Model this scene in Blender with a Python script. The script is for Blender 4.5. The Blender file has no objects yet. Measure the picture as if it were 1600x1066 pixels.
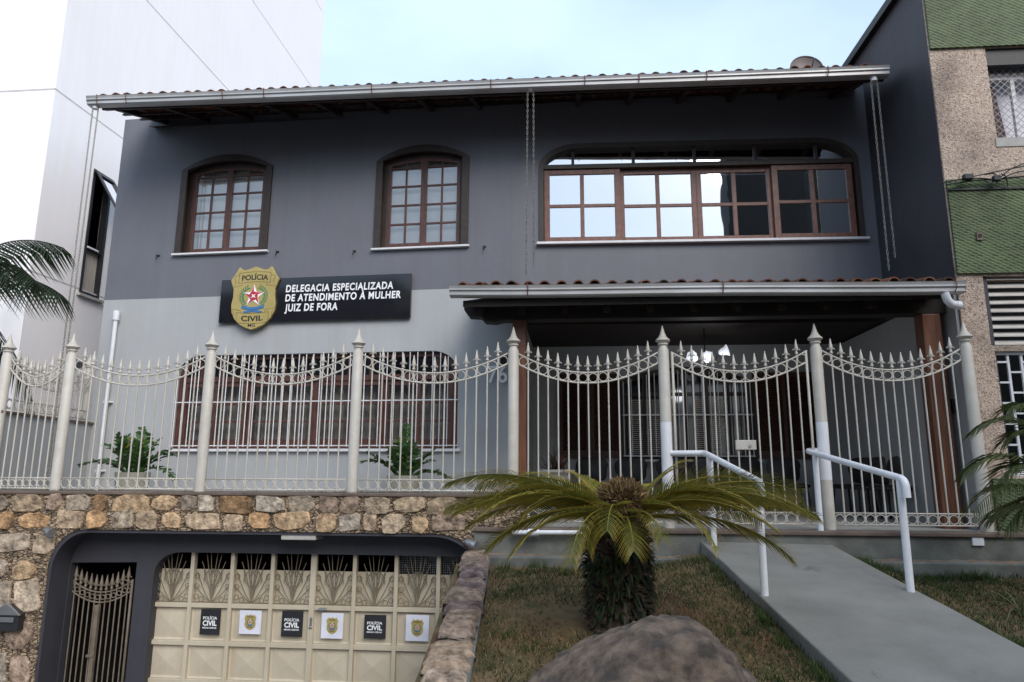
import bpy, bmesh, math, random
import numpy as np
from mathutils import Vector, Matrix, noise
from mathutils.geometry import tessellate_polygon
R = math.radians
random.seed(7)
S = bpy.context.scene
COL = S.collection

# ------------------------------------------------------------------ camera
PW, PH, FPX, HOR, ROLL = 1600, 1066, 1080.0, 738.0, 0.004
PITCH = math.atan((HOR - PH / 2) / FPX)
CAMP = Vector((0, 0, 1.6))
_F = Vector((0, math.cos(PITCH), math.sin(PITCH)))
_U0 = Vector((0, -math.sin(PITCH), math.cos(PITCH)))
_R0 = Vector((1, 0, 0))
_R = _R0 * math.cos(ROLL) + _U0 * math.sin(ROLL)
_U = _U0 * math.cos(ROLL) - _R0 * math.sin(ROLL)
cam = bpy.data.cameras.new("camera")
cam.sensor_width = 36.0
cam.lens = 36.0 * FPX / PW
cam.clip_start, cam.clip_end = 0.05, 2000
co = bpy.data.objects.new("camera", cam)
COL.objects.link(co)
m3 = Matrix((_R, _U, -_F)).transposed()
co.matrix_world = Matrix.Translation(CAMP) @ m3.to_4x4()
S.camera = co

# ------------------------------------------------------------------ light
SUN_EL, SUN_AZ = 35.0, 153.0            # azimuth clockwise from +Y (the view direction)
w = bpy.data.worlds.new("World"); S.world = w; w.use_nodes = True
nt = w.node_tree; nt.nodes.clear()
wo = nt.nodes.new("ShaderNodeOutputWorld"); bg = nt.nodes.new("ShaderNodeBackground")
sky = nt.nodes.new("ShaderNodeTexSky"); sky.sky_type = 'NISHITA'; sky.sun_disc = False
sky.sun_elevation = R(SUN_EL); sky.sun_rotation = R(SUN_AZ)
sky.air_density = 1.0; sky.dust_density = 2.0; sky.ozone_density = 1.0
# thin broken cloud veil, whiter towards the sun side and thick behind the camera
tc = nt.nodes.new("ShaderNodeTexCoord")
nz = nt.nodes.new("ShaderNodeTexNoise"); nz.inputs['Scale'].default_value = 2.2; nz.inputs['Detail'].default_value = 5
mp = nt.nodes.new("ShaderNodeMapping"); mp.inputs['Scale'].default_value = (1, 1, 2.2)
nt.links.new(tc.outputs['Generated'], mp.inputs['Vector']); nt.links.new(mp.outputs['Vector'], nz.inputs['Vector'])
cr = nt.nodes.new("ShaderNodeValToRGB")
cr.color_ramp.elements[0].position = 0.38; cr.color_ramp.elements[0].color = (0.55, 0.55, 0.55, 1)
cr.color_ramp.elements[1].position = 0.72; cr.color_ramp.elements[1].color = (0.80, 0.80, 0.80, 1)
nt.links.new(nz.outputs['Fac'], cr.inputs['Fac'])
mx = nt.nodes.new("ShaderNodeMix"); mx.data_type = 'RGBA'
mx.inputs['B'].default_value = (4.9, 6.2, 7.7, 1)
nt.links.new(cr.outputs['Color'], mx.inputs['Factor']); nt.links.new(sky.outputs['Color'], mx.inputs['A'])
nt.links.new(mx.outputs['Result'], bg.inputs['Color'])
bg.inputs['Strength'].default_value = 0.132
nt.links.new(bg.outputs['Background'], wo.inputs['Surface'])
sl = bpy.data.lights.new("sun", 'SUN'); sl.energy = 2.0; sl.angle = R(38); sl.color = (1.0, 0.97, 0.93)
so = bpy.data.objects.new("sun", sl); COL.objects.link(so)
sd = Vector((math.sin(R(SUN_AZ)) * math.cos(R(SUN_EL)), math.cos(R(SUN_AZ)) * math.cos(R(SUN_EL)), math.sin(R(SUN_EL))))
so.rotation_euler = sd.to_track_quat('Z', 'Y').to_euler()
so.location = sd * 30
S.view_settings.view_transform = 'Standard'; S.view_settings.look = 'None'
S.view_settings.exposure = 0.62; S.view_settings.gamma = 1.0

# ------------------------------------------------------------------ planes
def ray(x, y):
    return _F + _R * ((x - PW / 2) / FPX) - _U * ((y - PH / 2) / FPX)
class Pl:
    """a vertical plane: u runs along it, z is height, w is the distance out of it"""
    def __init__(s, o, U, N): s.o, s.U, s.N = Vector(o), Vector(U).normalized(), Vector(N).normalized()
    def p(s, u, z, w=0.0):
        q = s.o + s.U * u + s.N * w
        return (q.x, q.y, z)
    def uv(s, x, y, w=0.0):
        d = ray(x, y); d2 = Vector((d.x, d.y))
        t = (s.o.dot(s.N) + w) / d2.dot(s.N)
        P = d2 * t
        return (P - s.o).dot(s.U), 1.6 + t * d.z
    def u(s, x, y, w=0.0): return s.uv(x, y, w)[0]
    def z(s, x, y, w=0.0): return s.uv(x, y, w)[1]
def fac(d, a):
    a = R(a); return Pl((0, d), (math.cos(a), -math.sin(a)), (-math.sin(a), -math.cos(a)))
def slope_pt(x, y, A, B):
    d = ray(x, y); t = (A - 1.6) / (d.z - B * d.y)
    return CAMP + d * t
FE = fac(6.95, 5.2)     # fence line
WAL = fac(6.80, 5.2)    # stone wall front
HL = fac(8.5, 8.0)      # left part of the facade
HR = fac(8.5, 3.5)      # right part of the facade
PB = fac(10.1, 5.0)     # back wall of the porch
EA = fac(7.6, 5.2)      # upper eave line
CA = fac(6.7, 5.0)      # canopy gutter line
NB = fac(7.0, 4.5)      # right neighbour front

# ------------------------------------------------------------------ mesh helpers
class MB:
    def __init__(s): s.v, s.f, s.t = [], [], []
    def add(s, vs, fs, tint=(0.5, 0.5, 0.5)):
        n = len(s.v); s.v += [tuple(q) for q in vs]
        if tint and isinstance(tint[0], (tuple, list)): s.t += list(tint)
        else: s.t += [tint] * len(vs)
        s.f += [tuple(i + n for i in f) for f in fs]
    def hexa(s, q, tint=(.5, .5, .5)):
        s.add(q, [(0, 1, 2, 3), (7, 6, 5, 4), (0, 4, 5, 1), (1, 5, 6, 2), (2, 6, 7, 3), (3, 7, 4, 0)], tint)
    def box(s, a, b, tint=(.5, .5, .5)):
        x0, y0, z0 = a; x1, y1, z1 = b
        s.hexa([(x0, y0, z0), (x1, y0, z0), (x1, y1, z0), (x0, y1, z0), (x0, y0, z1), (x1, y0, z1), (x1, y1, z1), (x0, y1, z1)], tint)
    def pbox(s, pl, u0, u1, z0, z1, w0, w1, tint=(.5, .5, .5)):
        s.hexa([pl.p(u0, z0, w1), pl.p(u1, z0, w1), pl.p(u1, z0, w0), pl.p(u0, z0, w0),
                pl.p(u0, z1, w1), pl.p(u1, z1, w1), pl.p(u1, z1, w0), pl.p(u0, z1, w0)], tint)
    def tube(s, pts, r, n=8, cap=True, tint=(.5, .5, .5), closed=False):
        pts = [Vector(q) for q in pts]; m = len(pts)
        rr = r if isinstance(r, (list, tuple)) else [r] * m
        T0 = (pts[1] - pts[0]).normalized()
        up = Vector((0, 0, 1)) if abs(T0.z) < .9 else Vector((1, 0, 0))
        A = T0.cross(up).normalized(); vs = []
        for i in range(m):
            if closed: T = (pts[(i + 1) % m] - pts[i - 1])
            else: T = pts[min(i + 1, m - 1)] - pts[max(i - 1, 0)]
            T.normalize()
            A = (A - T * A.dot(T)).normalized(); B = T.cross(A)
            for k in range(n):
                a = 2 * math.pi * k / n
                vs.append(pts[i] + (A * math.cos(a) + B * math.sin(a)) * rr[i])
        fs = []
        for i in range(m if closed else m - 1):
            j = (i + 1) % m
            for k in range(n):
                fs.append((i * n + k, i * n + (k + 1) % n, j * n + (k + 1) % n, j * n + k))
        if cap and not closed:
            fs.append(tuple(range(n - 1, -1, -1))); fs.append(tuple((m - 1) * n + k for k in range(n)))
        s.add(vs, fs, tint)
    def ring(s, c, U, V, rad, r, n=14, k=5, tint=(.5, .5, .5)):
        U, V, c = Vector(U), Vector(V), Vector(c)
        s.tube([c + U * (rad * math.cos(2 * math.pi * i / n)) + V * (rad * math.sin(2 * math.pi * i / n)) for i in range(n)], r, k, tint=tint, closed=True)
    def lathe(s, c, prof, n=16, tint=(.5, .5, .5)):
        c = Vector(c); vs = []
        for (r, z) in prof:
            for k in range(n):
                a = 2 * math.pi * k / n; vs.append(c + Vector((r * math.cos(a), r * math.sin(a), z)))
        fs = [(i * n + k, i * n + (k + 1) % n, (i + 1) * n + (k + 1) % n, (i + 1) * n + k) for i in range(len(prof) - 1) for k in range(n)]
        fs.append(tuple(range(n - 1, -1, -1))); fs.append(tuple((len(prof) - 1) * n + k for k in range(n)))
        s.add(vs, fs, tint)
    def prism(s, pl, poly, w0, w1, tint=(.5, .5, .5)):
        """a flat outline in (u, z) given thickness from w0 to w1"""
        tri = tessellate_polygon([[Vector((a, b, 0)) for a, b in poly]]); n = len(poly)
        vs = [pl.p(a, b, w1) for a, b in poly] + [pl.p(a, b, w0) for a, b in poly]
        fs = [tuple(t) for t in tri] + [tuple(i + n for i in reversed(t)) for t in tri]
        fs += [(i, (i + 1) % n, n + (i + 1) % n, n + i) for i in range(n)]
        s.add(vs, fs, tint)
    def band(s, pl, A, B, w0, w1, closed=True, tint=(.5, .5, .5)):
        """frame between two outlines of equal point count"""
        n = len(A); vs = []
        for i in range(n): vs += [pl.p(*A[i], w1), pl.p(*B[i], w1), pl.p(*B[i], w0), pl.p(*A[i], w0)]
        fs = []
        for i in range(n if closed else n - 1):
            j = (i + 1) % n
            for k in range(4): fs.append((4 * i + k, 4 * i + (k + 1) % 4, 4 * j + (k + 1) % 4, 4 * j + k))
        if not closed: fs += [(3, 2, 1, 0), tuple(4 * (n - 1) + k for k in range(4))]
        s.add(vs, fs, tint)
    def holed(s, pl, outer, holes, w1, w0, tint=(.5, .5, .5)):
        """wall sheet with openings, edges returned back to w0"""
        loops = [outer] + holes
        tri = tessellate_polygon([[Vector((a, b, 0)) for a, b in L] for L in loops])
        flat = [q for L in loops for q in L]; n = len(flat)
        vs = [pl.p(a, b, w1) for a, b in flat] + [pl.p(a, b, w0) for a, b in flat]
        fs = [tuple(t) for t in tri]; o = 0
        for L in loops:
            m = len(L)
            for i in range(m): fs.append((o + i, o + (i + 1) % m, n + o + (i + 1) % m, n + o + i))
            o += m
        s.add(vs, fs, tint)
    def build(s, name, mat, parent=None, smooth=False, bevel=0.0, local=False, origin=None, fix=True):
        me = bpy.data.meshes.new(name); o = bpy.data.objects.new(name, me); COL.objects.link(o)
        off = Vector((0, 0, 0))
        if parent is not None:
            o.parent = parent
            if not local:
                q = parent
                while q is not None: off += q.location; q = q.parent
        elif origin is not None:
            o.location = Vector(origin); off = Vector(origin)
        me.from_pydata([(a - off.x, b - off.y, c - off.z) for a, b, c in s.v], [], s.f)
        at = me.color_attributes.new("tint", 'FLOAT_COLOR', 'POINT')
        at.data.foreach_set("color", np.array([(a, b, c, 1.0) for a, b, c in s.t], dtype=np.float32).ravel())
        if fix and len(s.f) < 60000:
            bm = bmesh.new(); bm.from_mesh(me); bmesh.ops.recalc_face_normals(bm, faces=bm.faces)
            if smooth:
                for e in bm.edges:
                    if len(e.link_faces) == 2 and e.calc_face_angle(0) > 0.75: e.smooth = False
            bm.to_mesh(me); bm.free()
        if smooth: me.polygons.foreach_set("use_smooth", [True] * len(me.polygons))
        if mat: me.materials.append(mat)
        if bevel:
            b = o.modifiers.new("bevel", 'BEVEL'); b.width = bevel; b.segments = 2; b.limit_method = 'ANGLE'; b.angle_limit = R(40)
        me.update()
        return o
def tag(o, label, cat, group=None, kind=None):
    if label: o['label'] = label
    if cat: o['category'] = cat
    if group: o['group'] = group
    if kind: o['kind'] = kind
    return o
def thing(name, loc, label, cat, group=None, rz=0.0):
    o = bpy.data.objects.new(name, None); COL.objects.link(o); o.location = loc; o.rotation_euler = (0, 0, rz)
    o.empty_display_size = .2
    return tag(o, label, cat, group)
def copy_tree(o, parent=None):
    c = o.copy(); COL.objects.link(c); c.parent = parent
    for ch in list(o.children): copy_tree(ch, c)
    return c
def arch(u0, u1, z0, zs, za, n=14):
    """outline with a segmental arch: bottom left, bottom right, then over the arch"""
    c = (u0 + u1) / 2; h = (u1 - u0) / 2; s_ = max(za - zs, 1e-3); r = (h * h + s_ * s_) / (2 * s_)
    a0 = math.asin(min(1, h / r)); cz = za - r
    return [(u0, z0), (u1, z0)] + [(c + r * math.sin(a0 - 2 * a0 * i / n), cz + r * math.cos(a0 - 2 * a0 * i / n)) for i in range(n + 1)]
def arch_z(u, u0, u1, zs, za):
    c = (u0 + u1) / 2; h = (u1 - u0) / 2; s_ = za - zs; r = (h * h + s_ * s_) / (2 * s_)
    return za - r + math.sqrt(max(0, r * r - (u - c) ** 2))
def rtop(u0, u1, z0, z1, rx, rz, n=8):
    o = [(u0, z0), (u1, z0)]
    o += [(u1 - rx + rx * math.cos(math.pi / 2 * i / n), z1 - rz + rz * math.sin(math.pi / 2 * i / n)) for i in range(n + 1)]
    o += [(u0 + rx - rx * math.sin(math.pi / 2 * i / n), z1 - rz + rz * math.cos(math.pi / 2 * i / n)) for i in range(n + 1)]
    return o
def rtop_z(u, u0, u1, z1, rx, rz):
    d = min(u - u0, u1 - u)
    if d >= rx: return z1
    d = max(d, 0); return z1 - rz + rz * math.sqrt(max(0, 1 - ((rx - d) / rx) ** 2))

# ------------------------------------------------------------------ materials
def mat(name, c1, c2=None, rough=.6, scale=6.0, detail=5, stretch=(1, 1, 1), bump=0.0, bscale=None, metal=0.0, tint=0.0, spec=.5, lo=.35, hi=.65, coat=0.0, streak=0.0, spots=None):
    m = bpy.data.materials.new(name); m.use_nodes = True; t = m.node_tree; N = t.nodes; L = t.links
    b = N['Principled BSDF']; b.inputs['Roughness'].default_value = rough; b.inputs['Metallic'].default_value = metal
    b.inputs['Specular IOR Level'].default_value = spec; b.inputs['Coat Weight'].default_value = coat
    tcn = N.new('ShaderNodeTexCoord'); mpn = N.new('ShaderNodeMapping'); mpn.inputs['Scale'].default_value = stretch
    gm = N.new('ShaderNodeNewGeometry'); L.new(gm.outputs['Position'], mpn.inputs['Vector'])
    nz = N.new('ShaderNodeTexNoise'); nz.inputs['Scale'].default_value = scale; nz.inputs['Detail'].default_value = detail
    nz.inputs['Roughness'].default_value = .6
    L.new(mpn.outputs['Vector'], nz.inputs['Vector'])
    c2 = c2 or tuple(k * .85 for k in c1)
    r = N.new('ShaderNodeValToRGB'); e = r.color_ramp.elements
    e[0].position, e[1].position = lo, hi; e[0].color = (*c2, 1); e[1].color = (*c1, 1)
    L.new(nz.outputs['Fac'], r.inputs['Fac']); out = r.outputs['Color']
    if tint:
        at = N.new('ShaderNodeAttribute'); at.attribute_name = 'tint'
        mr = N.new('ShaderNodeMix'); mr.data_type = 'RGBA'; mr.blend_type = 'OVERLAY'; mr.inputs['Factor'].default_value = tint
        L.new(out, mr.inputs['A']); L.new(at.outputs['Color'], mr.inputs['B']); out = mr.outputs['Result']
    if streak:      # rain runs and grime, real marks on the surface
        ms = N.new('ShaderNodeMapping'); ms.inputs['Scale'].default_value = (5, 5, .35); L.new(gm.outputs['Position'], ms.inputs['Vector'])
        n2 = N.new('ShaderNodeTexNoise'); n2.inputs['Scale'].default_value = 1.6; n2.inputs['Detail'].default_value = 7; n2.inputs['Roughness'].default_value = .7; L.new(ms.outputs['Vector'], n2.inputs['Vector'])
        r2 = N.new('ShaderNodeValToRGB'); r2.color_ramp.elements[0].position = .36; r2.color_ramp.elements[1].position = .62
        g = 1 - streak; r2.color_ramp.elements[0].color = (g, g * .98, g * .95, 1); r2.color_ramp.elements[1].color = (1, 1, 1, 1)
        L.new(n2.outputs['Fac'], r2.inputs['Fac']); m4 = N.new('ShaderNodeMix'); m4.data_type = 'RGBA'; m4.blend_type = 'MULTIPLY'; m4.inputs['Factor'].default_value = 1
        L.new(out, m4.inputs['A']); L.new(r2.outputs['Color'], m4.inputs['B']); out = m4.outputs['Result']
    if spots:       # (colour, threshold, scale): chips, rust, lichen
        n3 = N.new('ShaderNodeTexNoise'); n3.inputs['Scale'].default_value = spots[2]; n3.inputs['Detail'].default_value = 6; n3.inputs['Roughness'].default_value = .7; L.new(gm.outputs['Position'], n3.inputs['Vector'])
        r3 = N.new('ShaderNodeValToRGB'); r3.color_ramp.elements[0].position = spots[1]; r3.color_ramp.elements[1].position = spots[1] + .06; r3.color_ramp.elements[0].color = (0, 0, 0, 1); r3.color_ramp.elements[1].color = (.8, .8, .8, 1)
        L.new(n3.outputs['Fac'], r3.inputs['Fac']); m5 = N.new('ShaderNodeMix'); m5.data_type = 'RGBA'; L.new(r3.outputs['Color'], m5.inputs['Factor']); L.new(out, m5.inputs['A']); m5.inputs['B'].default_value = (*spots[0], 1); out = m5.outputs['Result']
    L.new(out, b.inputs['Base Color'])
    if bump:
        nb = N.new('ShaderNodeTexNoise'); nb.inputs['Scale'].default_value = bscale or scale * 6; nb.inputs['Detail'].default_value = 6
        L.new(mpn.outputs['Vector'], nb.inputs['Vector'])
        bp = N.new('ShaderNodeBump'); bp.inputs['Strength'].default_value = bump; bp.inputs['Distance'].default_value = .01
        L.new(nb.outputs['Fac'], bp.inputs['Height']); L.new(bp.outputs['Normal'], b.inputs['Normal'])
    return m
def attr_mat(name, rough=.6, trans=0.0, scale=12, amt=.5, bump=.3, bscale=60, spec=.4, stretch=(1, 1, 1)):
    """base colour comes straight from each piece's own colour, broken up by noise"""
    m = bpy.data.materials.new(name); m.use_nodes = True; t = m.node_tree; N = t.nodes; L = t.links
    b = N['Principled BSDF']; b.inputs['Roughness'].default_value = rough; b.inputs['Specular IOR Level'].default_value = spec
    at = N.new('ShaderNodeAttribute'); at.attribute_name = 'tint'
    gm = N.new('ShaderNodeNewGeometry'); mpn = N.new('ShaderNodeMapping'); mpn.inputs['Scale'].default_value = stretch
    L.new(gm.outputs['Position'], mpn.inputs['Vector'])
    nz = N.new('ShaderNodeTexNoise'); nz.inputs['Scale'].default_value = scale; nz.inputs['Detail'].default_value = 8; nz.inputs['Roughness'].default_value = .65
    L.new(mpn.outputs['Vector'], nz.inputs['Vector'])
    mr = N.new('ShaderNodeMapRange'); mr.inputs['From Min'].default_value = .3; mr.inputs['From Max'].default_value = .7
    mr.inputs['To Min'].default_value = 1 - amt; mr.inputs['To Max'].default_value = 1 + amt
    L.new(nz.outputs['Fac'], mr.inputs['Value'])
    mx = N.new('ShaderNodeMix'); mx.data_type = 'RGBA'; mx.blend_type = 'MULTIPLY'; mx.inputs['Factor'].default_value = 1
    L.new(at.outputs['Color'], mx.inputs['A']); L.new(mr.outputs['Result'], mx.inputs['B']); L.new(mx.outputs['Result'], b.inputs['Base Color'])
    if trans:
        tr = N.new('ShaderNodeBsdfTranslucent'); L.new(mx.outputs['Result'], tr.inputs['Color']); ms = N.new('ShaderNodeMixShader'); ms.inputs['Fac'].default_value = trans
        L.new(b.outputs['BSDF'], ms.inputs[1]); L.new(tr.outputs['BSDF'], ms.inputs[2]); L.new(ms.outputs['Shader'], N['Material Output'].inputs['Surface'])
    if bump:
        nb = N.new('ShaderNodeTexNoise'); nb.inputs['Scale'].default_value = bscale; nb.inputs['Detail'].default_value = 6
        L.new(mpn.outputs['Vector'], nb.inputs['Vector'])
        bp = N.new('ShaderNodeBump'); bp.inputs['Strength'].default_value = bump; bp.inputs['Distance'].default_value = .015
        L.new(nb.outputs['Fac'], bp.inputs['Height']); L.new(bp.outputs['Normal'], b.inputs['Normal'])
    return m
def glass_mat(name, refl, tintc=(.75, .8, .82), wave=.02):
    m = bpy.data.materials.new(name); m.use_nodes = True; t = m.node_tree; N = t.nodes; L = t.links
    N.remove(N['Principled BSDF']); o = N['Material Output']
    tr = N.new('ShaderNodeBsdfTransparent'); tr.inputs['Color'].default_value = (*tintc, 1)
    gl = N.new('ShaderNodeBsdfGlossy'); gl.inputs['Roughness'].default_value = .015; gl.inputs['Color'].default_value = (.95, .97, 1, 1)
    fr = N.new('ShaderNodeFresnel'); fr.inputs['IOR'].default_value = 1.5
    ad = N.new('ShaderNodeMath'); ad.operation = 'ADD'; ad.inputs[1].default_value = refl; ad.use_clamp = True
    L.new(fr.outputs['Fac'], ad.inputs[0])
    ms = N.new('ShaderNodeMixShader'); L.new(ad.outputs['Value'], ms.inputs['Fac']); L.new(tr.outputs['BSDF'], ms.inputs[1]); L.new(gl.outputs['BSDF'], ms.inputs[2])
    gm = N.new('ShaderNodeNewGeometry'); nz = N.new('ShaderNodeTexNoise'); nz.inputs['Scale'].default_value = 3.0; nz.inputs['Detail'].default_value = 1
    L.new(gm.outputs['Position'], nz.inputs['Vector'])
    bp = N.new('ShaderNodeBump'); bp.inputs['Strength'].default_value = wave; bp.inputs['Distance'].default_value = .05
    L.new(nz.outputs['Fac'], bp.inputs['Height']); L.new(bp.outputs['Normal'], gl.inputs['Normal'])
    L.new(ms.outputs['Shader'], o.inputs['Surface'])
    return m
def emit_mat(name, c, s):
    m = mat(name, c, c, .4); b = m.node_tree.nodes['Principled BSDF']
    b.inputs['Emission Color'].default_value = (*c, 1); b.inputs['Emission Strength'].default_value = s
    return m
M = {}
M['dark_paint'] = mat('dark_paint', (.148, .152, .180), (.137, .140, .164), .58, 1.3, 6, bump=.25, bscale=9, streak=.05, spots=((.22, .22, .24), .735, 5))
M['light_paint'] = mat('light_paint', (.40, .41, .425), (.37, .38, .395), .6, 1.1, 6, bump=.25, bscale=9, streak=.05, spots=((.30, .29, .27), .74, 4))
M['deep_and_shaded_paint'] = mat('deep_and_shaded_paint', (.050, .049, .060), (.041, .040, .050), .6, 2.0, 6, bump=.25, bscale=9, streak=.14)  # recess paint; also facade paint darkened for the neighbour's shaded side wall
M['wood'] = mat('wood', (.115, .046, .033), (.062, .025, .018), .45, 5, 6, stretch=(6, 6, 1), bump=.15, bscale=14)
M['wood_red'] = mat('wood_red', (.20, .085, .06), (.12, .048, .034), .42, 5, 6, stretch=(3, 6, 3), bump=.15, bscale=14)
M['wood_dark'] = mat('wood_dark', (.042, .026, .020), (.022, .013, .010), .5, 6, 6, stretch=(3, 3, 2), bump=.15, bscale=14)
M['wood_post'] = mat('wood_post', (.20, .082, .045), (.12, .045, .025), .4, 4, 7, stretch=(7, 7, .8), bump=.12, bscale=10)
M['white_metal'] = mat('white_metal', (.74, .74, .77), (.64, .64, .66), .4, 5, 5, bump=.08, bscale=30, spots=((.34, .27, .22), .72, 12))
M['cream'] = mat('cream', (.54, .51, .465), (.45, .415, .36), .48, 7, 7, bump=.15, bscale=40, lo=.25, streak=.12, spots=((.20, .10, .05), .70, 16))
M['grille_shaded'] = mat('grille_shaded', (.20, .16, .11), (.15, .12, .08), .6, 6)  # gate cream made browner, weaker light on the bars painted in
M['gate_cream'] = mat('gate_cream', (.57, .50, .385), (.51, .44, .33), .5, 2.2, 6, bump=.12, bscale=14, streak=.08)
M['gutter'] = mat('gutter', (.50, .50, .51), (.36, .35, .34), .4, 1.6, 7, stretch=(1, 1, 3), metal=.25, lo=.3)
M['rust'] = mat('rust', (.20, .07, .03), (.10, .035, .02), .8, 40)
M['tile'] = attr_mat('tile', .85, 0, 9, .45, .4, 50, .2)
M['chain'] = mat('chain', (.34, .32, .29), (.16, .14, .12), .5, 60, 3, metal=.5)
M['glass_soft'] = glass_mat('glass_soft', .13, (.96, .96, .96))
M['glass_mirror'] = glass_mat('glass_mirror', .60, (.3, .33, .35), .018)
M['glass_low'] = glass_mat('glass_low', .09, (.85, .85, .85))
M['blind'] = mat('blind', (.88, .87, .85), (.82, .81, .79), .6, 3)
M['curtain'] = mat('curtain', (.50, .45, .40), (.36, .32, .28), .8, 3, 4, stretch=(14, 14, 1))
M['unlit_backing'] = mat('unlit_backing', (.035, .032, .032), (.025, .023, .023), .9, 3)  # near-black so that interiors read as unlit
M['white_bld'] = mat('white_bld', (.90, .87, .885), (.87, .84, .855), .55, .6, 5, bump=.12, bscale=6, streak=.018)
M['joint'] = mat('joint', (.56, .52, .53), (.46, .43, .44), .8, 8)
M['black_frame'] = mat('black_frame', (.018, .018, .02), (.012, .012, .013), .4, 9)
M['black_gloss'] = mat('black_gloss', (.012, .012, .016), (.010, .010, .013), .07, 2, spec=.6)
M['black_matte'] = mat('black_matte', (.02, .02, .023), (.013, .013, .015), .55, 20, bump=.05)
M['gold'] = mat('gold', (.46, .36, .13), (.40, .31, .11), .42, 5, metal=.15)
M['text_black'] = mat('text_black', (.015, .015, .015), None, .5)
M['text_white'] = mat('text_white', (.92, .92, .93), None, .5)
M['red'] = mat('red', (.5, .03, .05), None, .5); M['green'] = mat('green', (.08, .22, .10), None, .5); M['blue'] = mat('blue', (.05, .18, .42), None, .5)
M['paper_white'] = mat('paper_white', (.78, .77, .86), None, .35)
M['concrete'] = mat('concrete', (.225, .215, .195), (.165, .158, .142), .8, 1.8, 10, bump=.5, bscale=50, spots=((.115, .105, .09), .64, 3.2))
M['plinth'] = mat('plinth', (.18, .185, .165), (.09, .09, .08), .85, 3.2, 10, bump=.4, bscale=30)
M['plinth_edge'] = mat('plinth_edge', (.16, .115, .09), (.09, .065, .052), .7, 5, 8, bump=.3, bscale=40)
M['dirt'] = mat('dirt', (.23, .155, .10), (.13, .09, .062), .95, 8, 9, bump=.6, bscale=60)
M['asphalt'] = mat('asphalt', (.06, .06, .06), (.045, .045, .045), .9, 5, 8, bump=.4, bscale=120)
M['paving'] = mat('paving', (.24, .235, .225), (.16, .155, .15), .9, 3, 8, bump=.3, bscale=80)
M['stone'] = attr_mat('stone', .88, 0, 15, .75, 1.0, 40, .2)
M['leaf'] = attr_mat('leaf', .45, .38, 9, .25, 0, spec=.35)
M['leaf_dark'] = attr_mat('leaf_dark', .42, .2, 9, .25, 0, spec=.35)
M['pot'] = mat('pot', (.38, .37, .30), (.32, .31, .25), .6, 6, bump=.1)
M['urn'] = mat('urn', (.45, .43, .40), (.36, .34, .31), .8, 8, bump=.2)
M['soil'] = mat('soil', (.05, .032, .022), (.03, .02, .014), .95, 30, bump=.5)
M['black_plastic'] = mat('black_plastic', (.022, .022, .025), (.017, .017, .019), .5, 12, bump=.1, bscale=200)
M['steel'] = mat('steel', (.35, .35, .36), None, .35, 8, metal=.7)
M['lamp_glow'] = emit_mat('lamp_glow', (.85, .88, .95), .35)
M['gate_shaded'] = mat('gate_shaded', (.20, .165, .125), (.13, .10, .075), .6, 8)  # fence cream with the recess shadow put into the colour
M['dish'] = mat('dish', (.16, .125, .12), (.12, .09, .085), .6, 5, metal=.2)
M['cable'] = mat('cable', (.012, .012, .013), None, .6)
M['louvre'] = mat('louvre', (.62, .57, .52), (.46, .41, .36), .6, 4, 6, stretch=(1, 1, 6))
M['shutter'] = mat('shutter', (.075, .028, .018), (.045, .017, .011), .5, 4, stretch=(5, 5, 1))
M['bounce_floor'] = mat('bounce_floor', (.50, .49, .46), (.42, .41, .38), .5, 4)  # floor out of view; pale colour chosen to bounce light onto porch walls
M['soffit'] = mat('soffit', (.022, .014, .011), (.014, .009, .007), .7, 4)

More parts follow.
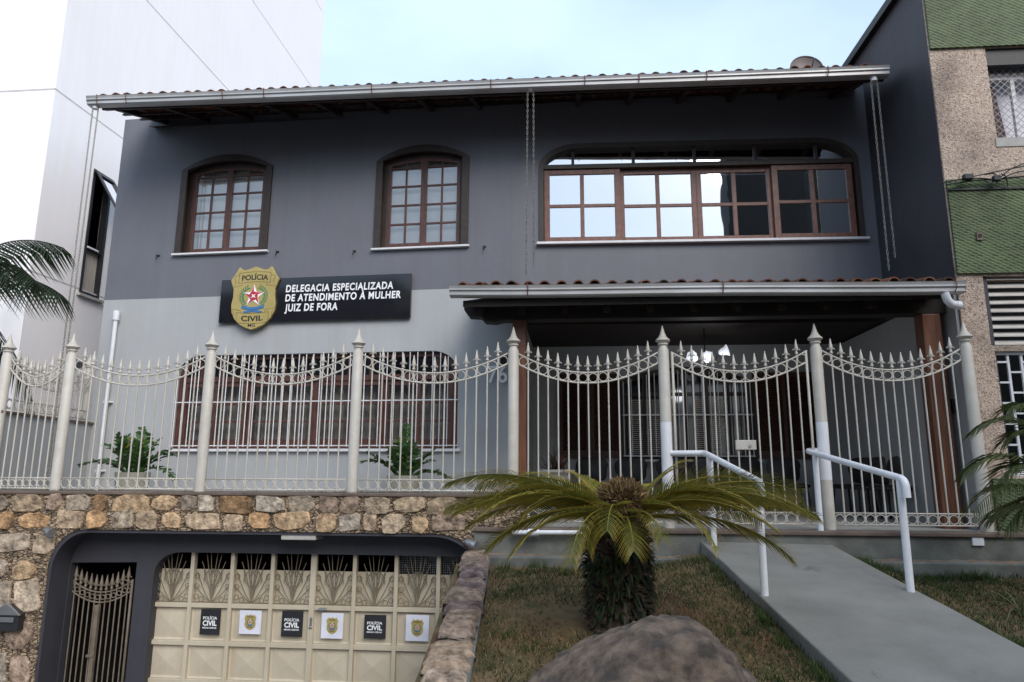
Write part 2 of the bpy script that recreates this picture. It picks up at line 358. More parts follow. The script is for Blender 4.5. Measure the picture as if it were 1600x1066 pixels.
# slate-chip joints of the stone wall
def chips_mat():
    m = bpy.data.materials.new('stone_chips'); m.use_nodes = True; t = m.node_tree; N = t.nodes; L = t.links
    b = N['Principled BSDF']; b.inputs['Roughness'].default_value = .9
    gm = N.new('ShaderNodeNewGeometry'); mp = N.new('ShaderNodeMapping'); mp.inputs['Scale'].default_value = (19, 19, 44)
    nz = N.new('ShaderNodeTexNoise'); nz.inputs['Scale'].default_value = 3.5; nz.inputs['Detail'].default_value = 2
    L.new(gm.outputs['Position'], nz.inputs['Vector'])
    va = N.new('ShaderNodeVectorMath'); va.operation = 'MULTIPLY_ADD'; va.inputs[1].default_value = (.18, .18, .18)
    L.new(nz.outputs['Color'], va.inputs[0]); L.new(gm.outputs['Position'], va.inputs[2]); L.new(va.outputs['Vector'], mp.inputs['Vector'])
    v = N.new('ShaderNodeTexVoronoi'); v.inputs['Scale'].default_value = 1; L.new(mp.outputs['Vector'], v.inputs['Vector'])
    ve = N.new('ShaderNodeTexVoronoi'); ve.feature = 'DISTANCE_TO_EDGE'; ve.inputs['Scale'].default_value = 1; L.new(mp.outputs['Vector'], ve.inputs['Vector'])
    hs = N.new('ShaderNodeSeparateColor'); L.new(v.outputs['Color'], hs.inputs['Color'])
    r = N.new('ShaderNodeValToRGB'); e = r.color_ramp.elements
    e[0].color = (.13, .092, .062, 1); e[1].color = (.42, .315, .215, 1); e.new(.5).color = (.28, .20, .13, 1)
    L.new(hs.outputs['Red'], r.inputs['Fac'])
    r2 = N.new('ShaderNodeValToRGB'); r2.color_ramp.elements[0].position = .02; r2.color_ramp.elements[0].color = (.16, .13, .10, 1); r2.color_ramp.elements[1].position = .10
    r2.color_ramp.elements[1].color = (1, 1, 1, 1)
    L.new(ve.outputs['Distance'], r2.inputs['Fac'])
    mx = N.new('ShaderNodeMix'); mx.data_type = 'RGBA'; mx.blend_type = 'MULTIPLY'; mx.inputs['Factor'].default_value = 1
    L.new(r.outputs['Color'], mx.inputs['A']); L.new(r2.outputs['Color'], mx.inputs['B']); L.new(mx.outputs['Result'], b.inputs['Base Color'])
    bp = N.new('ShaderNodeBump'); bp.inputs['Strength'].default_value = 1; bp.inputs['Distance'].default_value = .02
    L.new(r2.outputs['Color'], bp.inputs['Height']); L.new(bp.outputs['Normal'], b.inputs['Normal'])
    return m
M['chips'] = chips_mat()

# small glazed tiles of the right neighbour, woven green and cream
def mosaic_mat():
    m = bpy.data.materials.new('green_mosaic'); m.use_nodes = True; t = m.node_tree; N = t.nodes; L = t.links
    b = N['Principled BSDF']; b.inputs['Roughness'].default_value = .6; b.inputs['Specular IOR Level'].default_value = .25
    gm = N.new('ShaderNodeNewGeometry'); sp = N.new('ShaderNodeSeparateXYZ'); cb = N.new('ShaderNodeCombineXYZ')
    L.new(gm.outputs['Position'], sp.inputs['Vector']); L.new(sp.outputs['X'], cb.inputs['X']); L.new(sp.outputs['Z'], cb.inputs['Y'])
    br = N.new('ShaderNodeTexBrick'); br.inputs['Scale'].default_value = 1
    br.inputs['Brick Width'].default_value = .075; br.inputs['Row Height'].default_value = .027; br.inputs['Mortar Size'].default_value = .003
    br.inputs['Color1'].default_value = (.022, .062, .022, 1); br.inputs['Color2'].default_value = (.075, .135, .05, 1); br.inputs['Mortar'].default_value = (.20, .21, .13, 1)
    br.inputs['Mortar Smooth'].default_value = .8; br.inputs['Bias'].default_value = -.1
    L.new(cb.outputs['Vector'], br.inputs['Vector'])
    # the diagonal cream streak each tile carries
    mp = N.new('ShaderNodeMapping'); mp.inputs['Rotation'].default_value = (0, 0, R(28)); L.new(cb.outputs['Vector'], mp.inputs['Vector'])
    wv = N.new('ShaderNodeTexWave'); wv.wave_type = 'BANDS'; wv.bands_direction = 'Y'; wv.inputs['Scale'].default_value = 9.5; wv.inputs['Distortion'].default_value = .6
    L.new(mp.outputs['Vector'], wv.inputs['Vector'])
    r = N.new('ShaderNodeValToRGB'); r.color_ramp.elements[0].position = .62; r.color_ramp.elements[0].color = (0, 0, 0, 1); r.color_ramp.elements[1].position = .97; r.color_ramp.elements[1].color = (.6, .6, .6, 1)
    L.new(wv.outputs['Fac'], r.inputs['Fac'])
    nz = N.new('ShaderNodeTexNoise'); nz.inputs['Scale'].default_value = 2.2; nz.inputs['Detail'].default_value = 6; L.new(gm.outputs['Position'], nz.inputs['Vector'])
    r3 = N.new('ShaderNodeValToRGB'); r3.color_ramp.elements[0].position = .35; r3.color_ramp.elements[0].color = (.55, .55, .55, 1); r3.color_ramp.elements[1].position = .65
    L.new(nz.outputs['Fac'], r3.inputs['Fac'])
    mx = N.new('ShaderNodeMix'); mx.data_type = 'RGBA'; L.new(r.outputs['Color'], mx.inputs['Factor']); L.new(br.outputs['Color'], mx.inputs['A']); mx.inputs['B'].default_value = (.34, .33, .19, 1)
    m2 = N.new('ShaderNodeMix'); m2.data_type = 'RGBA'; m2.blend_type = 'MULTIPLY'; m2.inputs['Factor'].default_value = .8
    L.new(mx.outputs['Result'], m2.inputs['A']); L.new(r3.outputs['Color'], m2.inputs['B']); L.new(m2.outputs['Result'], b.inputs['Base Color'])
    bp = N.new('ShaderNodeBump'); bp.inputs['Strength'].default_value = .5; bp.inputs['Distance'].default_value = .006; bp.invert = True
    L.new(br.outputs['Fac'], bp.inputs['Height']); L.new(bp.outputs['Normal'], b.inputs['Normal'])
    return m
M['mosaic'] = mosaic_mat()
def pebble_mat():
    m = bpy.data.materials.new('pebbledash'); m.use_nodes = True; t = m.node_tree; N = t.nodes; L = t.links
    b = N['Principled BSDF']; b.inputs['Roughness'].default_value = .9
    gm = N.new('ShaderNodeNewGeometry')
    v = N.new('ShaderNodeTexVoronoi'); v.inputs['Scale'].default_value = 75; L.new(gm.outputs['Position'], v.inputs['Vector'])
    sc = N.new('ShaderNodeSeparateColor'); L.new(v.outputs['Color'], sc.inputs['Color'])
    r = N.new('ShaderNodeValToRGB'); e = r.color_ramp.elements; e[0].color = (.24, .175, .14, 1); e[1].color = (.66, .53, .43, 1); e.new(.25).color = (.45, .345, .275, 1); e.new(.7).color = (.56, .43, .34, 1)
    L.new(sc.outputs['Red'], r.inputs['Fac'])
    nz = N.new('ShaderNodeTexNoise'); nz.inputs['Scale'].default_value = 1.5; nz.inputs['Detail'].default_value = 7; L.new(gm.outputs['Position'], nz.inputs['Vector'])
    r3 = N.new('ShaderNodeValToRGB'); r3.color_ramp.elements[0].position = .3; r3.color_ramp.elements[0].color = (.42, .42, .44, 1); r3.color_ramp.elements[1].position = .55
    L.new(nz.outputs['Fac'], r3.inputs['Fac'])
    m2 = N.new('ShaderNodeMix'); m2.data_type = 'RGBA'; m2.blend_type = 'MULTIPLY'; m2.inputs['Factor'].default_value = 1
    L.new(r.outputs['Color'], m2.inputs['A']); L.new(r3.outputs['Color'], m2.inputs['B']); L.new(m2.outputs['Result'], b.inputs['Base Color'])
    bp = N.new('ShaderNodeBump'); bp.inputs['Strength'].default_value = .8; bp.inputs['Distance'].default_value = .008
    L.new(v.outputs['Distance'], bp.inputs['Height']); L.new(bp.outputs['Normal'], b.inputs['Normal'])
    return m
M['pebble'] = pebble_mat()
def boulder_mat():
    m = mat('boulder_rock', (.31, .225, .165), (.085, .064, .052), .9, 11, 15, bump=0, lo=.38, hi=.64, spots=((.10, .08, .07), .56, 3.0))
    t = m.node_tree; N = t.nodes; L = t.links; b = N['Principled BSDF']; gm = N.new('ShaderNodeNewGeometry')
    v = N.new('ShaderNodeTexVoronoi'); v.inputs['Scale'].default_value = 34; v.inputs['Randomness'].default_value = 1; L.new(gm.outputs['Position'], v.inputs['Vector'])
    nz = N.new('ShaderNodeTexNoise'); nz.inputs['Scale'].default_value = 30; nz.inputs['Detail'].default_value = 12; nz.inputs['Roughness'].default_value = .8; L.new(gm.outputs['Position'], nz.inputs['Vector'])
    ad = N.new('ShaderNodeMath'); ad.operation = 'MULTIPLY_ADD'; ad.inputs[1].default_value = .35; L.new(v.outputs['Distance'], ad.inputs[0]); L.new(nz.outputs['Fac'], ad.inputs[2])
    bp = N.new('ShaderNodeBump'); bp.inputs['Strength'].default_value = 1; bp.inputs['Distance'].default_value = .035; L.new(ad.outputs[0], bp.inputs['Height']); L.new(bp.outputs['Normal'], b.inputs['Normal'])
    return m
M['boulder'] = boulder_mat()
def lawn_mat():
    m = mat('lawn_soil', (.15, .095, .045), (.06, .05, .02), .95, 4.5, 10, bump=.7, bscale=45)
    t = m.node_tree; N = t.nodes; L = t.links; b = N['Principled BSDF']
    src = b.inputs['Base Color'].links[0].from_socket
    gm = N.new('ShaderNodeNewGeometry'); nz = N.new('ShaderNodeTexNoise'); nz.inputs['Scale'].default_value = 1.4; nz.inputs['Detail'].default_value = 6
    L.new(gm.outputs['Position'], nz.inputs['Vector'])
    r = N.new('ShaderNodeValToRGB'); r.color_ramp.elements[0].position = .55; r.color_ramp.elements[0].color = (0, 0, 0, 1); r.color_ramp.elements[1].position = .66; r.color_ramp.elements[1].color = (.8, .8, .8, 1)
    L.new(nz.outputs['Fac'], r.inputs['Fac'])
    mx = N.new('ShaderNodeMix'); mx.data_type = 'RGBA'; L.new(r.outputs['Color'], mx.inputs['Factor']); L.new(src, mx.inputs['A']); mx.inputs['B'].default_value = (.095, .042, .02, 1)
    L.new(mx.outputs['Result'], b.inputs['Base Color'])
    return m
M['lawn'] = lawn_mat()
def mesh_mat(name, pitch, wire, col):
    """see-through woven wire: holes are holes"""
    m = bpy.data.materials.new(name); m.use_nodes = True; t = m.node_tree; N = t.nodes; L = t.links
    b = N['Principled BSDF']; b.inputs['Base Color'].default_value = (*col, 1); b.inputs['Roughness'].default_value = .5
    gm = N.new('ShaderNodeNewGeometry'); sp = N.new('ShaderNodeSeparateXYZ'); L.new(gm.outputs['Position'], sp.inputs['Vector'])
    outs = []
    for sgn in (1, -1):
        a = N.new('ShaderNodeMath'); a.operation = 'MULTIPLY_ADD'; a.inputs[1].default_value = sgn; L.new(sp.outputs['X'], a.inputs[0]); L.new(sp.outputs['Z'], a.inputs[2])
        d = N.new('ShaderNodeMath'); d.operation = 'PINGPONG'; d.inputs[1].default_value = pitch / 2; L.new(a.outputs[0], d.inputs[0])
        c = N.new('ShaderNodeMath'); c.operation = 'LESS_THAN'; c.inputs[1].default_value = wire; L.new(d.outputs[0], c.inputs[0]); outs.append(c)
    mxn = N.new('ShaderNodeMath'); mxn.operation = 'MAXIMUM'; L.new(outs[0].outputs[0], mxn.inputs[0]); L.new(outs[1].outputs[0], mxn.inputs[1])
    L.new(mxn.outputs[0], b.inputs['Alpha'])
    return m
M['wire'] = mesh_mat('window_net', .075, .005, (.22, .2, .2))

def text_mesh(body, pl, u0, z0, width, height, w, parent, material, name='lettering', shear=0.0, bold=.02, spacing=1.0, depth=.002, arc=0.0):
    cu = bpy.data.curves.new('txt', 'FONT'); cu.body = body; cu.size = 1.0; cu.offset = bold; cu.shear = shear; cu.space_character = spacing
    ob = bpy.data.objects.new('txt', cu); COL.objects.link(ob)
    bpy.context.view_layer.update()
    me = bpy.data.meshes.new_from_object(ob.evaluated_get(bpy.context.evaluated_depsgraph_get()))
    vs = [tuple(v.co) for v in me.vertices]; fs = [tuple(p.vertices) for p in me.polygons]
    bpy.data.objects.remove(ob); bpy.data.curves.remove(cu); bpy.data.meshes.remove(me)
    x0 = min(v[0] for v in vs); x1 = max(v[0] for v in vs); y0 = 0.0; y1 = .73
    sx = width / (x1 - x0); sy = height / (y1 - y0)
    mb = MB(); P = []
    for v in vs:
        a = (v[0] - x0) * sx; k = (a / width * 2 - 1)
        P.append((u0 + a, z0 + (v[1] - y0) * sy + arc * (1 - k * k)))
    mb.add([pl.p(a, b, w) for a, b in P], fs)
    o = mb.build(name, material, parent)
    return o
# ================================================================== SETTING
FLOOR = 1.08            # porch and terrace level
RA, RB = -0.026, 0.152  # ramp plane z = RA + RB*y
LA, LB = 0.17, 0.09     # lawn plane
mb = MB(); mb.add([(-500, -500, -1.3), (500, -500, -1.3), (500, 800, -1.3), (-500, 800, -1.3)], [(0, 1, 2, 3)])
tag(mb.build('ground', M['asphalt']), None, None, kind='structure')
mb = MB(); mb.box((-60, -60, -1.29), (60, .9, 0.0))
tag(mb.build('street', M['asphalt']), None, None, kind='structure')
mb = MB()
mb.hexa([(-7.5, .9, -1.28), (-.7, .9, -1.28), (-.7, 9.5, -1.28), (-7.5, 9.5, -1.28), (-7.5, .9, -.01), (-.7, .9, -.01), (-.7, 6.4, -1.0), (-7.5, 6.4, -1.0)])
mb.box((-7.5, 6.4, -1.28), (-.3, 9.5, -1.0))
tag(mb.build('driveway', M['paving']), None, None, kind='structure')
# terrace floor, pale so that it bounces light into the porch
mb = MB(); mb.pbox(FE, -5.75, -.355, FLOOR - .05, FLOOR, -3.6, -.12); mb.pbox(FE, -.35, 4.52, .80, FLOOR, -3.6, .0)
tag(mb.build('terrace_floor', M['bounce_floor']), None, None, kind='structure')

def rp(x, y): return slope_pt(x, y, RA, RB)
eL0, eL1 = rp(1090, 842), rp(1333, 1066)
eR0, eR1 = rp(1285, 843), rp(1600, 1011)
def ext(a, b, y):
    t = (y - a.y) / (b.y - a.y); return a + (b - a) * t
# lawn: an uneven sheet that drops to the street
def lawn_z(x, y):
    z = LA + LB * y
    if y < 2.2: z = (LA + LB * 2.2) * max(0, (y - .9) / 1.3)
    if y > 1.2:
        a, b = ext(eL0, eL1, y).x, ext(eR0, eR1, y).x
        d_ = max(a - x, x - b, 0.0); t = max(0, 1 - d_ / .75); t = t * t * (3 - 2 * t)
        z = z * (1 - t) + (RA + RB * y - .085) * t
    z += .035 * noise.noise(Vector((x * 1.3, y * 1.3, 3))) + .018 * noise.noise(Vector((x * 5, y * 5, 1)))
    return z
mb = MB(); nx, ny = 110, 90; x0, x1, y0, y1 = -.50, 7.5, .95, 6.55
for j in range(ny + 1):
    for i in range(nx + 1):
        x = x0 + (x1 - x0) * i / nx; y = y0 + (y1 - y0) * j / ny
        mb.v.append((x, y, lawn_z(x, y))); mb.t.append((.5, .5, .5))
mb.f = [(j * (nx + 1) + i, j * (nx + 1) + i + 1, (j + 1) * (nx + 1) + i + 1, (j + 1) * (nx + 1) + i) for j in range(ny) for i in range(nx)]
tag(mb.build('lawn', M['lawn'], smooth=True), None, None, kind='structure')
# ramp, straight concrete slab
mb = MB(); NR = 24
for i in range(NR + 1):
    y = 6.62 - (6.62 - .92) * i / NR
    a, b = ext(eL0, eL1, y), ext(eR0, eR1, y)
    j1, j2 = .012 * noise.noise(Vector((0, y * 3, 0))), .012 * noise.noise(Vector((5, y * 3, 0)))
    mb.v += [(a.x + j1, y, a.z), (b.x + j2, y, b.z), (b.x + j2, y, b.z - .6), (a.x + j1, y, a.z - .6)]; mb.t += [(.5, .5, .5)] * 4
for i in range(NR):
    for k in range(4): mb.f.append((4 * i + k, 4 * i + (k + 1) % 4, 4 * i + 4 + (k + 1) % 4, 4 * i + 4 + k))
mb.f += [(3, 2, 1, 0), (4 * NR, 4 * NR + 1, 4 * NR + 2, 4 * NR + 3)]
tag(mb.build('ramp', M['concrete'], bevel=.012), None, None, kind='structure')
def on_ramp(x, y, m=.03):
    return ext(eL0, eL1, y).x - m < x < ext(eR0, eR1, y).x + m

# stepped plinth under the porch fence
pl_root = thing('plinth', FE.p(2.2, .7, .2), 'stained grey concrete plinth with brown lip under the porch fence', 'plinth')
mb = MB()
for i in range(40):
    u0, u1 = -.2 + i * .12, -.2 + (i + 1) * .12
    if u1 > 4.75: break
mb.pbox(FE, -.34, 4.80, .30, FLOOR - .035, .05, .17)
mb.build('plinth_face', M['plinth'], pl_root, bevel=.006)
mb = MB(); mb.pbox(FE, -.34, 4.80, FLOOR - .035, FLOOR + .004, .02, .20)
mb.build('lip', M['plinth_edge'], pl_root, bevel=.008)
mb = MB(); mb.pbox(FE, -.34, 5.6, .30, .845, .165, .40); mb.build('ledge', M['plinth'], pl_root, bevel=.012)
mb = MB()
for i in range(60):
    u = -.3 + i * .085 + random.uniform(-.03, .03); ww = random.uniform(.19, .33); r = random.uniform(.02, .07)
    c = Vector(FE.p(u, .846, ww)); n = 7
    vs = [c + Vector((r * 1.6 * math.cos(6.283 * k / n) * random.uniform(.7, 1.2), r * math.sin(6.283 * k / n) * random.uniform(.7, 1.2), -.002)) for k in range(n)] + [c + Vector((0, 0, .012))]
    mb.add(vs, [(k, (k + 1) % n, n) for k in range(n)])
mb.build('dirt_on_ledge', M['dirt'], pl_root)
mb = MB(); u, z = FE.uv(1527, 838, .18); z -= .045; mb.pbox(FE, u - .05, u + .05, z - .038, z + .038, .165, .19)
tag(mb.build('junction_box', M['white_metal'], origin=FE.p(u, z, .17), bevel=.006), 'small white square box fixed low on the concrete plinth face', 'junction box')
mb = MB(); a = Vector(FE.p(FE.u(800, 832, .24), FE.z(800, 832, .24), .24)); b = Vector(FE.p(FE.u(1000, 832, .24), FE.z(870, 831, .24), .24)); b = a.lerp(b, .55)
mb.tube([a, b], .022, 10); mb.tube([b - Vector((.5, 0, 0)) + Vector((0, 0, -.003)), b - Vector((.4, 0, -.003))], .034, 10)
tag(mb.build('drain_pipe', M['white_metal'], origin=a, smooth=True), 'white plastic drain pipe lying along the plinth ledge behind the cycad', 'pipe')

# ================================================================== HOUSE
hu0 = HL.u(163, 468)                       # left corner
house = thing('house', HL.p(hu0, 1.0), 'two storey house painted dark grey above light grey with tiled roof and timber windows', 'house')
# opening outlines ------------------------------------------------
def win_arch(pl, xl, xr, yb, ys, ya):
    xm, ym = (xl + xr) / 2, (yb + ys) / 2
    return pl.u(xl, ym), pl.u(xr, ym), pl.z(xm, yb), (pl.z(xl, ys) + pl.z(xr, ys)) / 2, pl.z(xm, ya)
A1 = win_arch(HL, 283, 419, 395, 264, 246)
A2 = win_arch(HL, 590, 729, 387, 249, 231)
LW = (HL.u(271, 640), HL.u(715, 640), HL.z(490, 702), HL.z(490, 552))
WW = (HR.u(846, 320), HR.u(1342, 310), HR.z(1100, 376.5), HR.z(1100, 224))
zpaint = (HL.z(165, 468) + HL.z(700, 453)) / 2
ztop = 6.62
uS = .17                                   # right end of the lower left wall
lw_out = rtop(*LW, .34, .30)
ww_out = rtop(*WW, .52, .30)
a1_out, a2_out = arch(*A1), arch(*A2)
mb = MB(); mb.holed(HL, [(hu0, zpaint), (.0, zpaint), (.0, ztop), (hu0, ztop)], [a1_out, a2_out], 0, -.16)
mb.build('upper_wall', M['dark_paint'], house)
mb = MB(); mb.holed(HL, [(hu0, .9), (uS, .9), (uS, zpaint), (hu0, zpaint)], [lw_out], 0, -.16)
mb.build('lower_wall', M['light_paint'], house)
ur = (HR.u(1352, 197) + HR.u(1382, 441)) / 2
mb = MB(); mb.holed(HR, [(.0, 3.62), (ur, 3.62), (ur, ztop), (.0, ztop)], [ww_out], 0, -.16)
mb.build('upper_wall', M['dark_paint'], house)
# left flank and back shell, so the house is a solid body
mb = MB()
def wallseg(a, b, z0, z1, th=.12):
    a, b = Vector(a), Vector(b); d = (b - a).normalized(); n = Vector((-d.y, d.x)) * th
    mb.hexa([(a.x, a.y, z0), (b.x, b.y, z0), (b.x + n.x, b.y + n.y, z0), (a.x + n.x, a.y + n.y, z0), (a.x, a.y, z1), (b.x, b.y, z1), (b.x + n.x, b.y + n.y, z1), (a.x + n.x, a.y + n.y, z1)])
q = HL.p(hu0 + .001, 0, -.001); bl = HL.p(hu0 + .001, 0, -6); br = HR.p(ur, 0, -6)
mb.hexa([(q[0], q[1], .9), (q[0] + .15, q[1] - .02, .9), (bl[0] + .15, bl[1], .9), (bl[0], bl[1], .9), (q[0], q[1], ztop), (q[0] + .15, q[1] - .02, ztop), (bl[0] + .15, bl[1], ztop + 1), (bl[0], bl[1], ztop + 1)])
wallseg((bl[0], bl[1]), (br[0], br[1]), .9, 7.6)
mb.build('side_wall', M['dark_paint'], house)
# dark panels behind the windows; unlit depth is put into their colour
mb = MB()
mb.pbox(HL, hu0 + .2, -.05, 4.2, 6.3, -2.2, -2.1); mb.pbox(HR, .05, ur - .05, 4.2, 6.3, -2.2, -2.1)
mb.pbox(HL, hu0 + .2, .1, 1.1, 3.6, -1.2, -1.1)
mb.pbox(HL, hu0 + .16, .1, 3.65, 3.75, -2.2, -.17); mb.pbox(HR, .1, ur, 3.95, 4.05, -2.2, -.17)
mb.pbox(HL, hu0 + .16, .1, 6.35, 6.42, -2.2, -.17); mb.pbox(HR, .1, ur, 6.35, 6.42, -2.2, -.17)
mb.build('unlit_backing', M['unlit_backing'], house)

# arched casements -------------------------------------------------
def arched_window(pl, A):
    u0, u1, z0, zs, za = A
    g = .062
    mb = MB(); mb.band(pl, arch(u0 - .03, u1 + .03, z0, zs, za + .03), arch(u0 + g, u1 - g, z0 + .001, zs, za - g), -.02, .028)
    f = mb.build('window', M['wood_dark'], house, bevel=.006)
    e = g + .05
    mb = MB(); mb.band(pl, arch(u0 + .001, u1 - .001, z0 + .012, zs, za - .001), arch(u0 + e, u1 - e, z0 + .05, zs - .01, za - e), -.14, -.075)
    mb.build('frame', M['wood_dark'], f, bevel=.004)
    mb = MB(); mb.pbox(pl, u0 - .05, u1 + .05, z0 - .022, z0 + .004, -.14, .055)
    mb.build('sill', M['white_metal'], f, bevel=.004)
    i0, i1, iz0, izs, iza = u0 + e, u1 - e, z0 + .05, zs - .01, za - e
    c = (i0 + i1) / 2
    for (a, b) in ((i0, c), (c, i1)):
        mb = MB(); st = .042
        W0, W1 = -.125, -.085
        for (s0, s1) in ((a, a + st), (b - st, b)):
            mb.prism(pl, [(s0, iz0), (s1, iz0), (s1, arch_z(s1, i0, i1, izs, iza)), (s0, arch_z(s0, i0, i1, izs, iza))], W0, W1)
        mb.pbox(pl, a + st, b - st, iz0, iz0 + .05, W0, W1 - .002)
        # curved top rail
        n = 6; up = [(a + st + (b - a - 2 * st) * k / n) for k in range(n + 1)]
        mb.band(pl, [(u, arch_z(u, i0, i1, izs, iza)) for u in up], [(u, arch_z(u, i0, i1, izs, iza) - .045) for u in up], W0, W1 - .002, closed=False)
        m = (a + b) / 2
        mb.pbox(pl, m - .012, m + .012, iz0 + .05, arch_z(m, i0, i1, izs, iza) - .04, W0 + .006, W1 - .006)
        for k in range(1, 5):
            zz = iz0 + .05 + (izs - .06 - iz0 - .05) * k / 4
            mb.pbox(pl, a + st, b - st, zz - .012, zz + .012, W0 + .008, W1 - .008)
        mb.build('sash', M['wood'], f)
        mb = MB(); n = 8; up = [a + .02 + (b - a - .04) * k / n for k in range(n + 1)]
        mb.add([pl.p(u, iz0 + .02, -.105) for u in up] + [pl.p(u, arch_z(u, i0, i1, izs, iza) - .02, -.105) for u in up], [(k, k + 1, n + 2 + k, n + 1 + k) for k in range(n)])
        mb.build('pane', M['glass_soft'], f, fix=False)
    mb = MB(); zz = iz0
    while zz < iza:
        h = .5 * (i1 - i0)
        mb.hexa([pl.p(i0 - .02, zz, -.20), pl.p(i1 + .02, zz, -.20), pl.p(i1 + .02, zz + .020, -.185), pl.p(i0 - .02, zz + .020, -.185),
                 pl.p(i0 - .02, zz + .0015, -.20), pl.p(i1 + .02, zz + .0015, -.20), pl.p(i1 + .02, zz + .0215, -.185), pl.p(i0 - .02, zz + .0215, -.185)])
        zz += .024
    mb.pbox(pl, i0 - .1, i1 + .1, iz0 - .1, iza + .1, -.225, -.215)
    mb.build('blind', M['blind'], f)
arched_window(HL, A1); arched_window(HL, A2)

# wide sliding window ----------------------------------------------
u0, u1, z0, z1 = WW
ztr = HR.z(1100, 256)
mb = MB(); mb.band(HR, rtop(u0 - .03, u1 + .03, z0, z1 + .03, .54, .32), rtop(u0 + .03, u1 - .03, z0 + .001, z1 - .035, .50, .27), -.10, .026)
f = mb.build('window', M['wood_dark'], house, bevel=.006)
mb = MB(); mb.pbox(HR, u0 + .03, u1 - .03, ztr - .03, ztr + .03, -.11, .01)
for x in (895, 990, 1086, 1181, 1277):
    uu = HR.u(x, 240); mb.pbox(HR, uu - .018, uu + .018, ztr + .03, rtop_z(uu, u0 + .03, u1 - .03, z1 - .035, .5, .27), -.09, -.03)
mb.build('transom', M['wood_dark'], f, bevel=.003)
mb = MB(); mb.pbox(HR, u0 - .06, u1 + .06, z0 - .028, z0 + .004, -.10, .065); mb.build('sill', M['white_metal'], f, bevel=.004)
xs = [846, 970, 1092, 1212, 1341]
for k in range(4):
    a, b = HR.u(xs[k], 320), HR.u(xs[k + 1], 316); a += (.035 if k == 0 else -.02); b -= (.035 if k == 3 else -.0)
    dw = -.015 if k in (0, 3) else -.06
    W0, W1 = dw - .04, dw; st = .075
    zb, zt = z0 + .012, ztr - .032
    mb = MB()
    mb.pbox(HR, a, a + st, zb, zt, W0, W1); mb.pbox(HR, b - st, b, zb, zt, W0, W1)
    mb.pbox(HR, a + st, b - st, zb, zb + .075, W0, W1 - .002); mb.pbox(HR, a + st, b - st, zt - .07, zt, W0, W1 - .002)
    mb.pbox(HR, (a + b) / 2 - .026, (a + b) / 2 + .026, zb + .075, zt - .07, W0 + .005, W1 - .005)
    zm = (zb + zt) / 2; mb.pbox(HR, a + st, b - st, zm - .022, zm + .022, W0 + .007, W1 - .007)
    s_ = mb.build('sash', M['wood_red'], f, bevel=.004)
    mb = MB(); mb.add([HR.p(a + .04, zb + .04, W0 + .02), HR.p(b - .04, zb + .04, W0 + .02), HR.p(b - .04, zt - .04, W0 + .02), HR.p(a + .04, zt - .04, W0 + .02)], [(0, 1, 2, 3)])
    mb.build('pane', M['glass_mirror'], f, fix=False)
mb = MB(); n = 30; up = [u0 + .035 + (u1 - u0 - .07) * k / n for k in range(n + 1)]
mb.add([HR.p(u, ztr, -.06) for u in up] + [HR.p(u, rtop_z(u, u0 + .02, u1 - .02, z1 - .02, .5, .27), -.06) for u in up], [(k, k + 1, n + 2 + k, n + 1 + k) for k in range(n)])
mb.build('pane', M['glass_mirror'], f, fix=False)

# lower window with security bars ----------------------------------
u0, u1, z0, z1 = LW
mb = MB(); mb.band(HL, rtop(u0 - .001, u1 + .001, z0, z1 + .001, .35, .31), rtop(u0 + .07, u1 - .07, z0 + .05, z1 - .06, .30, .27), -.15, -.07)
f = mb.build('window', M['wood'], house, bevel=.005)
mb = MB(); mb.pbox(HL, u0 - .03, u1 + .05, z0 - .03, z0 + .004, -.15, .05); mb.build('sill', M['white_metal'], f, bevel=.004)
ztr = HL.z(490, 590)
mb = MB(); mb.pbox(HL, u0 + .07, u1 - .07, ztr - .035, ztr + .035, -.145, -.065)
nm = 13
for k in range(1, nm):
    uu = u0 + (u1 - u0) * k / nm; mb.pbox(HL, uu - .012, uu + .012, ztr + .035, rtop_z(uu, u0 + .07, u1 - .07, z1 - .06, .3, .27), -.12, -.09)
mb.build('transom', M['wood'], f)
NS = 4
for k in range(NS):
    a = u0 + .07 + (u1 - u0 - .14) * k / NS; b = u0 + .07 + (u1 - u0 - .14) * (k + 1) / NS
    W0, W1 = (-.135, -.10) if k % 2 else (-.115, -.08)
    zb, zt = z0 + .05, ztr - .036; st = .065; mb = MB()
    mb.pbox(HL, a, a + st, zb, zt, W0, W1); mb.pbox(HL, b - st, b, zb, zt, W0, W1)
    mb.pbox(HL, a + st, b - st, zb, zb + .08, W0, W1 - .002); mb.pbox(HL, a + st, b - st, zt - .06, zt, W0, W1 - .002)
    m = (a + b) / 2; mb.pbox(HL, m - .02, m + .02, zb + .08, zt - .06, W0 + .005, W1 - .004)
    for j in (1, 2):
        zz = zb + .08 + (zt - .06 - zb - .08) * j / 3; mb.pbox(HL, a + st, b - st, zz - .016, zz + .016, W0 + .006, W1 - .006)
    mb.build('sash', M['wood'], f)
mb = MB(); mb.add([HL.p(a, b, -.128) for a, b in rtop(u0 + .05, u1 - .05, z0 + .03, z1 - .04, .3, .27)], [tuple(range(20))])
mb.build('pane', M['glass_low'], f, fix=False)
mb = MB(); n = 260   # hanging curtain folds
for k in range(n + 1):
    uu = u0 - .05 + (u1 - u0 + .1) * k / n; ww = -.30 + .028 * math.sin(k * .75) + .012 * math.sin(k * 1.9)
    mb.v += [HL.p(uu, z0 - .1, ww), HL.p(uu, ztr + .02, ww)]; mb.t += [(.5, .5, .5)] * 2
mb.f = [(2 * k, 2 * k + 2, 2 * k + 3, 2 * k + 1) for k in range(n)]
mb.build('curtain', M['curtain'], f, smooth=True, fix=False)
mb = MB(); nb = 38
